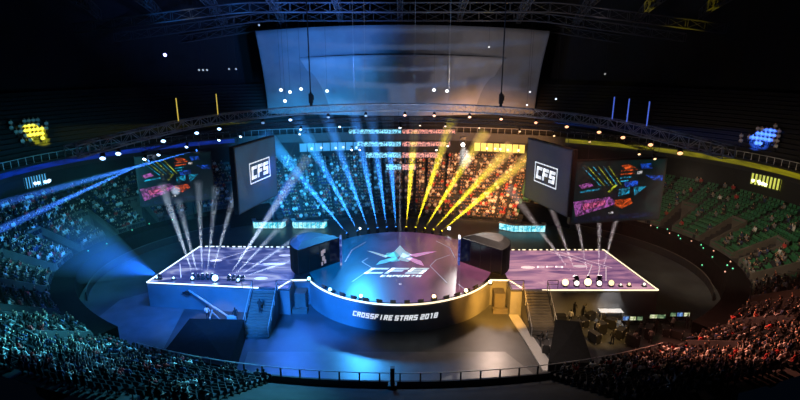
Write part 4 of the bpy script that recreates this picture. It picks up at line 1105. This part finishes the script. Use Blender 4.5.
# ------------------------------------------------------------------- seats
def seat_mb():
    mb = MB()
    R = Matrix.Rotation(-.18, 3, 'X')
    mb.box((0, .18, .43), (.46, .42, .06)); mb.box((0, -.06, .66), (.46, .05, .42), R=Matrix.Rotation(.16, 3, 'X'))
    mb.box((0, .385, .40), (.46, .03, .1)); mb.box((0, -.02, .22), (.06, .06, .44)); mb.box((0, .0, .03), (.3, .14, .06))
    return mb
S = seat_mb(); smesh = {k: S.mesh('stadium_seat', M[k]) for k in ('seat_green', 'seat_dark')}
seats = [(p + Vector((0, 0, .01)) , a, d, r) for p, a, d, r in seats]
green = [q for q in seats if q[2] < 60 or q[2] > 338]; dark = [q for q in seats if not (q[2] < 60 or q[2] > 338)]
def vk(q):
    a, b, d = proj(q[0]); return d if (0 < a < 800 and 0 < b < 400) else 999
green.sort(key=vk)
for k, (p, a, d, r) in enumerate(green[:290]):
    o = bpy.data.objects.new('stadium_seat', smesh['seat_green']); COL.objects.link(o)
    o.location = p - Vector((math.sin(-a) * 0, 0, 0)); o.rotation_euler = (0, 0, a)
    tag(o, 'green plastic tip up seat in the right side stand', 'seat', 'green seats in the right side stand')
for lst, mk, lab in ((green[290:], 'seat_green', 'rows of green plastic seats filling the far part of the right side stand'), (dark, 'seat_dark', 'rows of dark seats under the crowd in the other stands')):
    mb = MB()
    for p, a, d, r in lst: mb.add(S.v, S.f, S.mi, X_of(p, a))
    if lst: tag(mb.build('seat_rows', M[mk]), lab, 'seats', None, 'stuff')

# ---------------------------------------------------------------- lighting
def flood(px_loc, target, e, col, spot=60, size=1.0, blend=.8):
    return place_light('flood_light', 'SPOT', px_loc, target, e, col, size, spot, blend)
CY = (.08, .62, .85); DB = (.03, .18, 1.0); OR = (1, .45, .16)
flood((-30, -9, 17.5), (-46, 7, 4), 19000, CY, 84)
flood((-16, -14, 17), (-33, -24, 6), 75000, CY, 55)
flood((-8, -12, 22), (-14, -30, 5), 40000, (.1, .6, .8), 50)
flood((-15, 10, 16), (-18, 42, 6), 80000, (.03, .38, .9), 65)
flood((15, 10, 16), (16, 42, 6), 75000, OR, 65)
flood((30, -9, 17.5), (46, 8, 4), 9000, (1, .75, .5), 84)
flood((14, -14, 22), (30, -22, 6), 42000, (1, .33, .2), 60)
flood((-16, 6, 16), (-17, -12, 0), 24000, DB, 80)
flood((-6, 12, 16), (-10, -18, 0), 36000, (.04, .35, .9), 70)
flood((-22, -9, 17), (-33, -4, 0), 14000, DB, 80)
flood((14, 8, 16), (12, -12, 0), 7000, (1, .7, .55), 70)
flood((-12, -26, 14), (-8, -9, 1.5), 90000, (.01, .2, 1), 30)
flood((-16, -22, 12), (-20, -6, 1.5), 45000, (.01, .2, 1), 60)
flood((-6, 2, 5), (-5, 16, 21.4), 16000, (.08, .4, 1), 110, .3)  # this pair is added to brighten the long truss; no fixture stands here
flood((6, 2, 5), (5, 16, 21.4), 6500, (1, .8, .75), 110, .3)
flood((22, -16, 9), (21, -10.5, 0), 3600, (1, .55, .15), 50, .3)
flood((9, -22, 14), (13, -17, 0), 5000, (1, .75, .6), 60, .3)
# warm light under the right shoulder of the stage
place_light('door_light', 'SPOT', (10.6, -13.0, 5.5), (11.4, -6, 0.5), 9000, (1, .45, .06), .2, 75, .9)
place_light('stair_light', 'SPOT', (15.3, -15.5, 5.5), (15.3, -8.5, 1.5), 1500, (1, .6, .25), .2, 50, .8)
place_light('stair_light', 'SPOT', (-15.3, -16, 5.5), (-15.3, -8.5, 1.5), 1500, (.1, .45, 1), .2, 55, .8)
place_light('door_light', 'SPOT', (5.5, -15.5, 7), (8.6, -8, 1.5), 2800, (1, .42, .05), .2, 40, .9)
p = at(150, 280, z=SZ + .3) + Vector((.8, .8, 0)); p.z = SZ  # added lamp and haze cone that make the blue glow off the wing tip
head_light(p, p + Vector((-10, 4, 1.2)), (.01, .15, 1), 14, r4(20), 42000, .04, 'deep blue wide beam light added for the glow at the left wing tip', None, lens_es=3)
# scrims
flood((-14, 16, 24), (-15, 44, 27), 10000, (.01, .30, .75), 70)
flood((14, 16, 24), (15, 44, 27), 1500, (.8, .72, .9), 70)
# roof glow and the two lit patches in the upper stands
flood((-8, 14, 24), (-18, 34, 40), 30000, (.08, .25, 1), 95)
flood((8, 14, 24), (18, 34, 40), 4000, (.7, .6, .5), 95)
for px, py, col, e in ((33, 135, (.9, .9, .02), 500000), (765, 142, (.03, .15, 1), 900000)):
    tgt = Vector(min(UPT[px < 400], key=lambda e: (e[0] - px) ** 2 + (e[1] - py) ** 2)[3]); src = Vector((math.copysign(18, tgt.x), 2, 21))
    place_light('pattern_light', 'SPOT', src, tgt, e, col, .05, 5.2, .5)
mb = MB(); mb.box((0, 6, 12.6), (104, 66, 25))
tag(mb.build('haze', haze_mat('thin_hall_haze', .0004, (1, 1, 1), .1), org=(0, 6, .1)), 'thin haze hanging in the air over the whole arena floor', 'haze', None, 'stuff')
w = bpy.data.worlds.new('hall_air'); scn.world = w; w.use_nodes = True
w.node_tree.nodes['Background'].inputs[0].default_value = (.02, .05, .12, 1); w.node_tree.nodes['Background'].inputs[1].default_value = .02

for m_ in bpy.data.materials:
    try: m_.cycles.emission_sampling = 'NONE'
    except Exception: pass
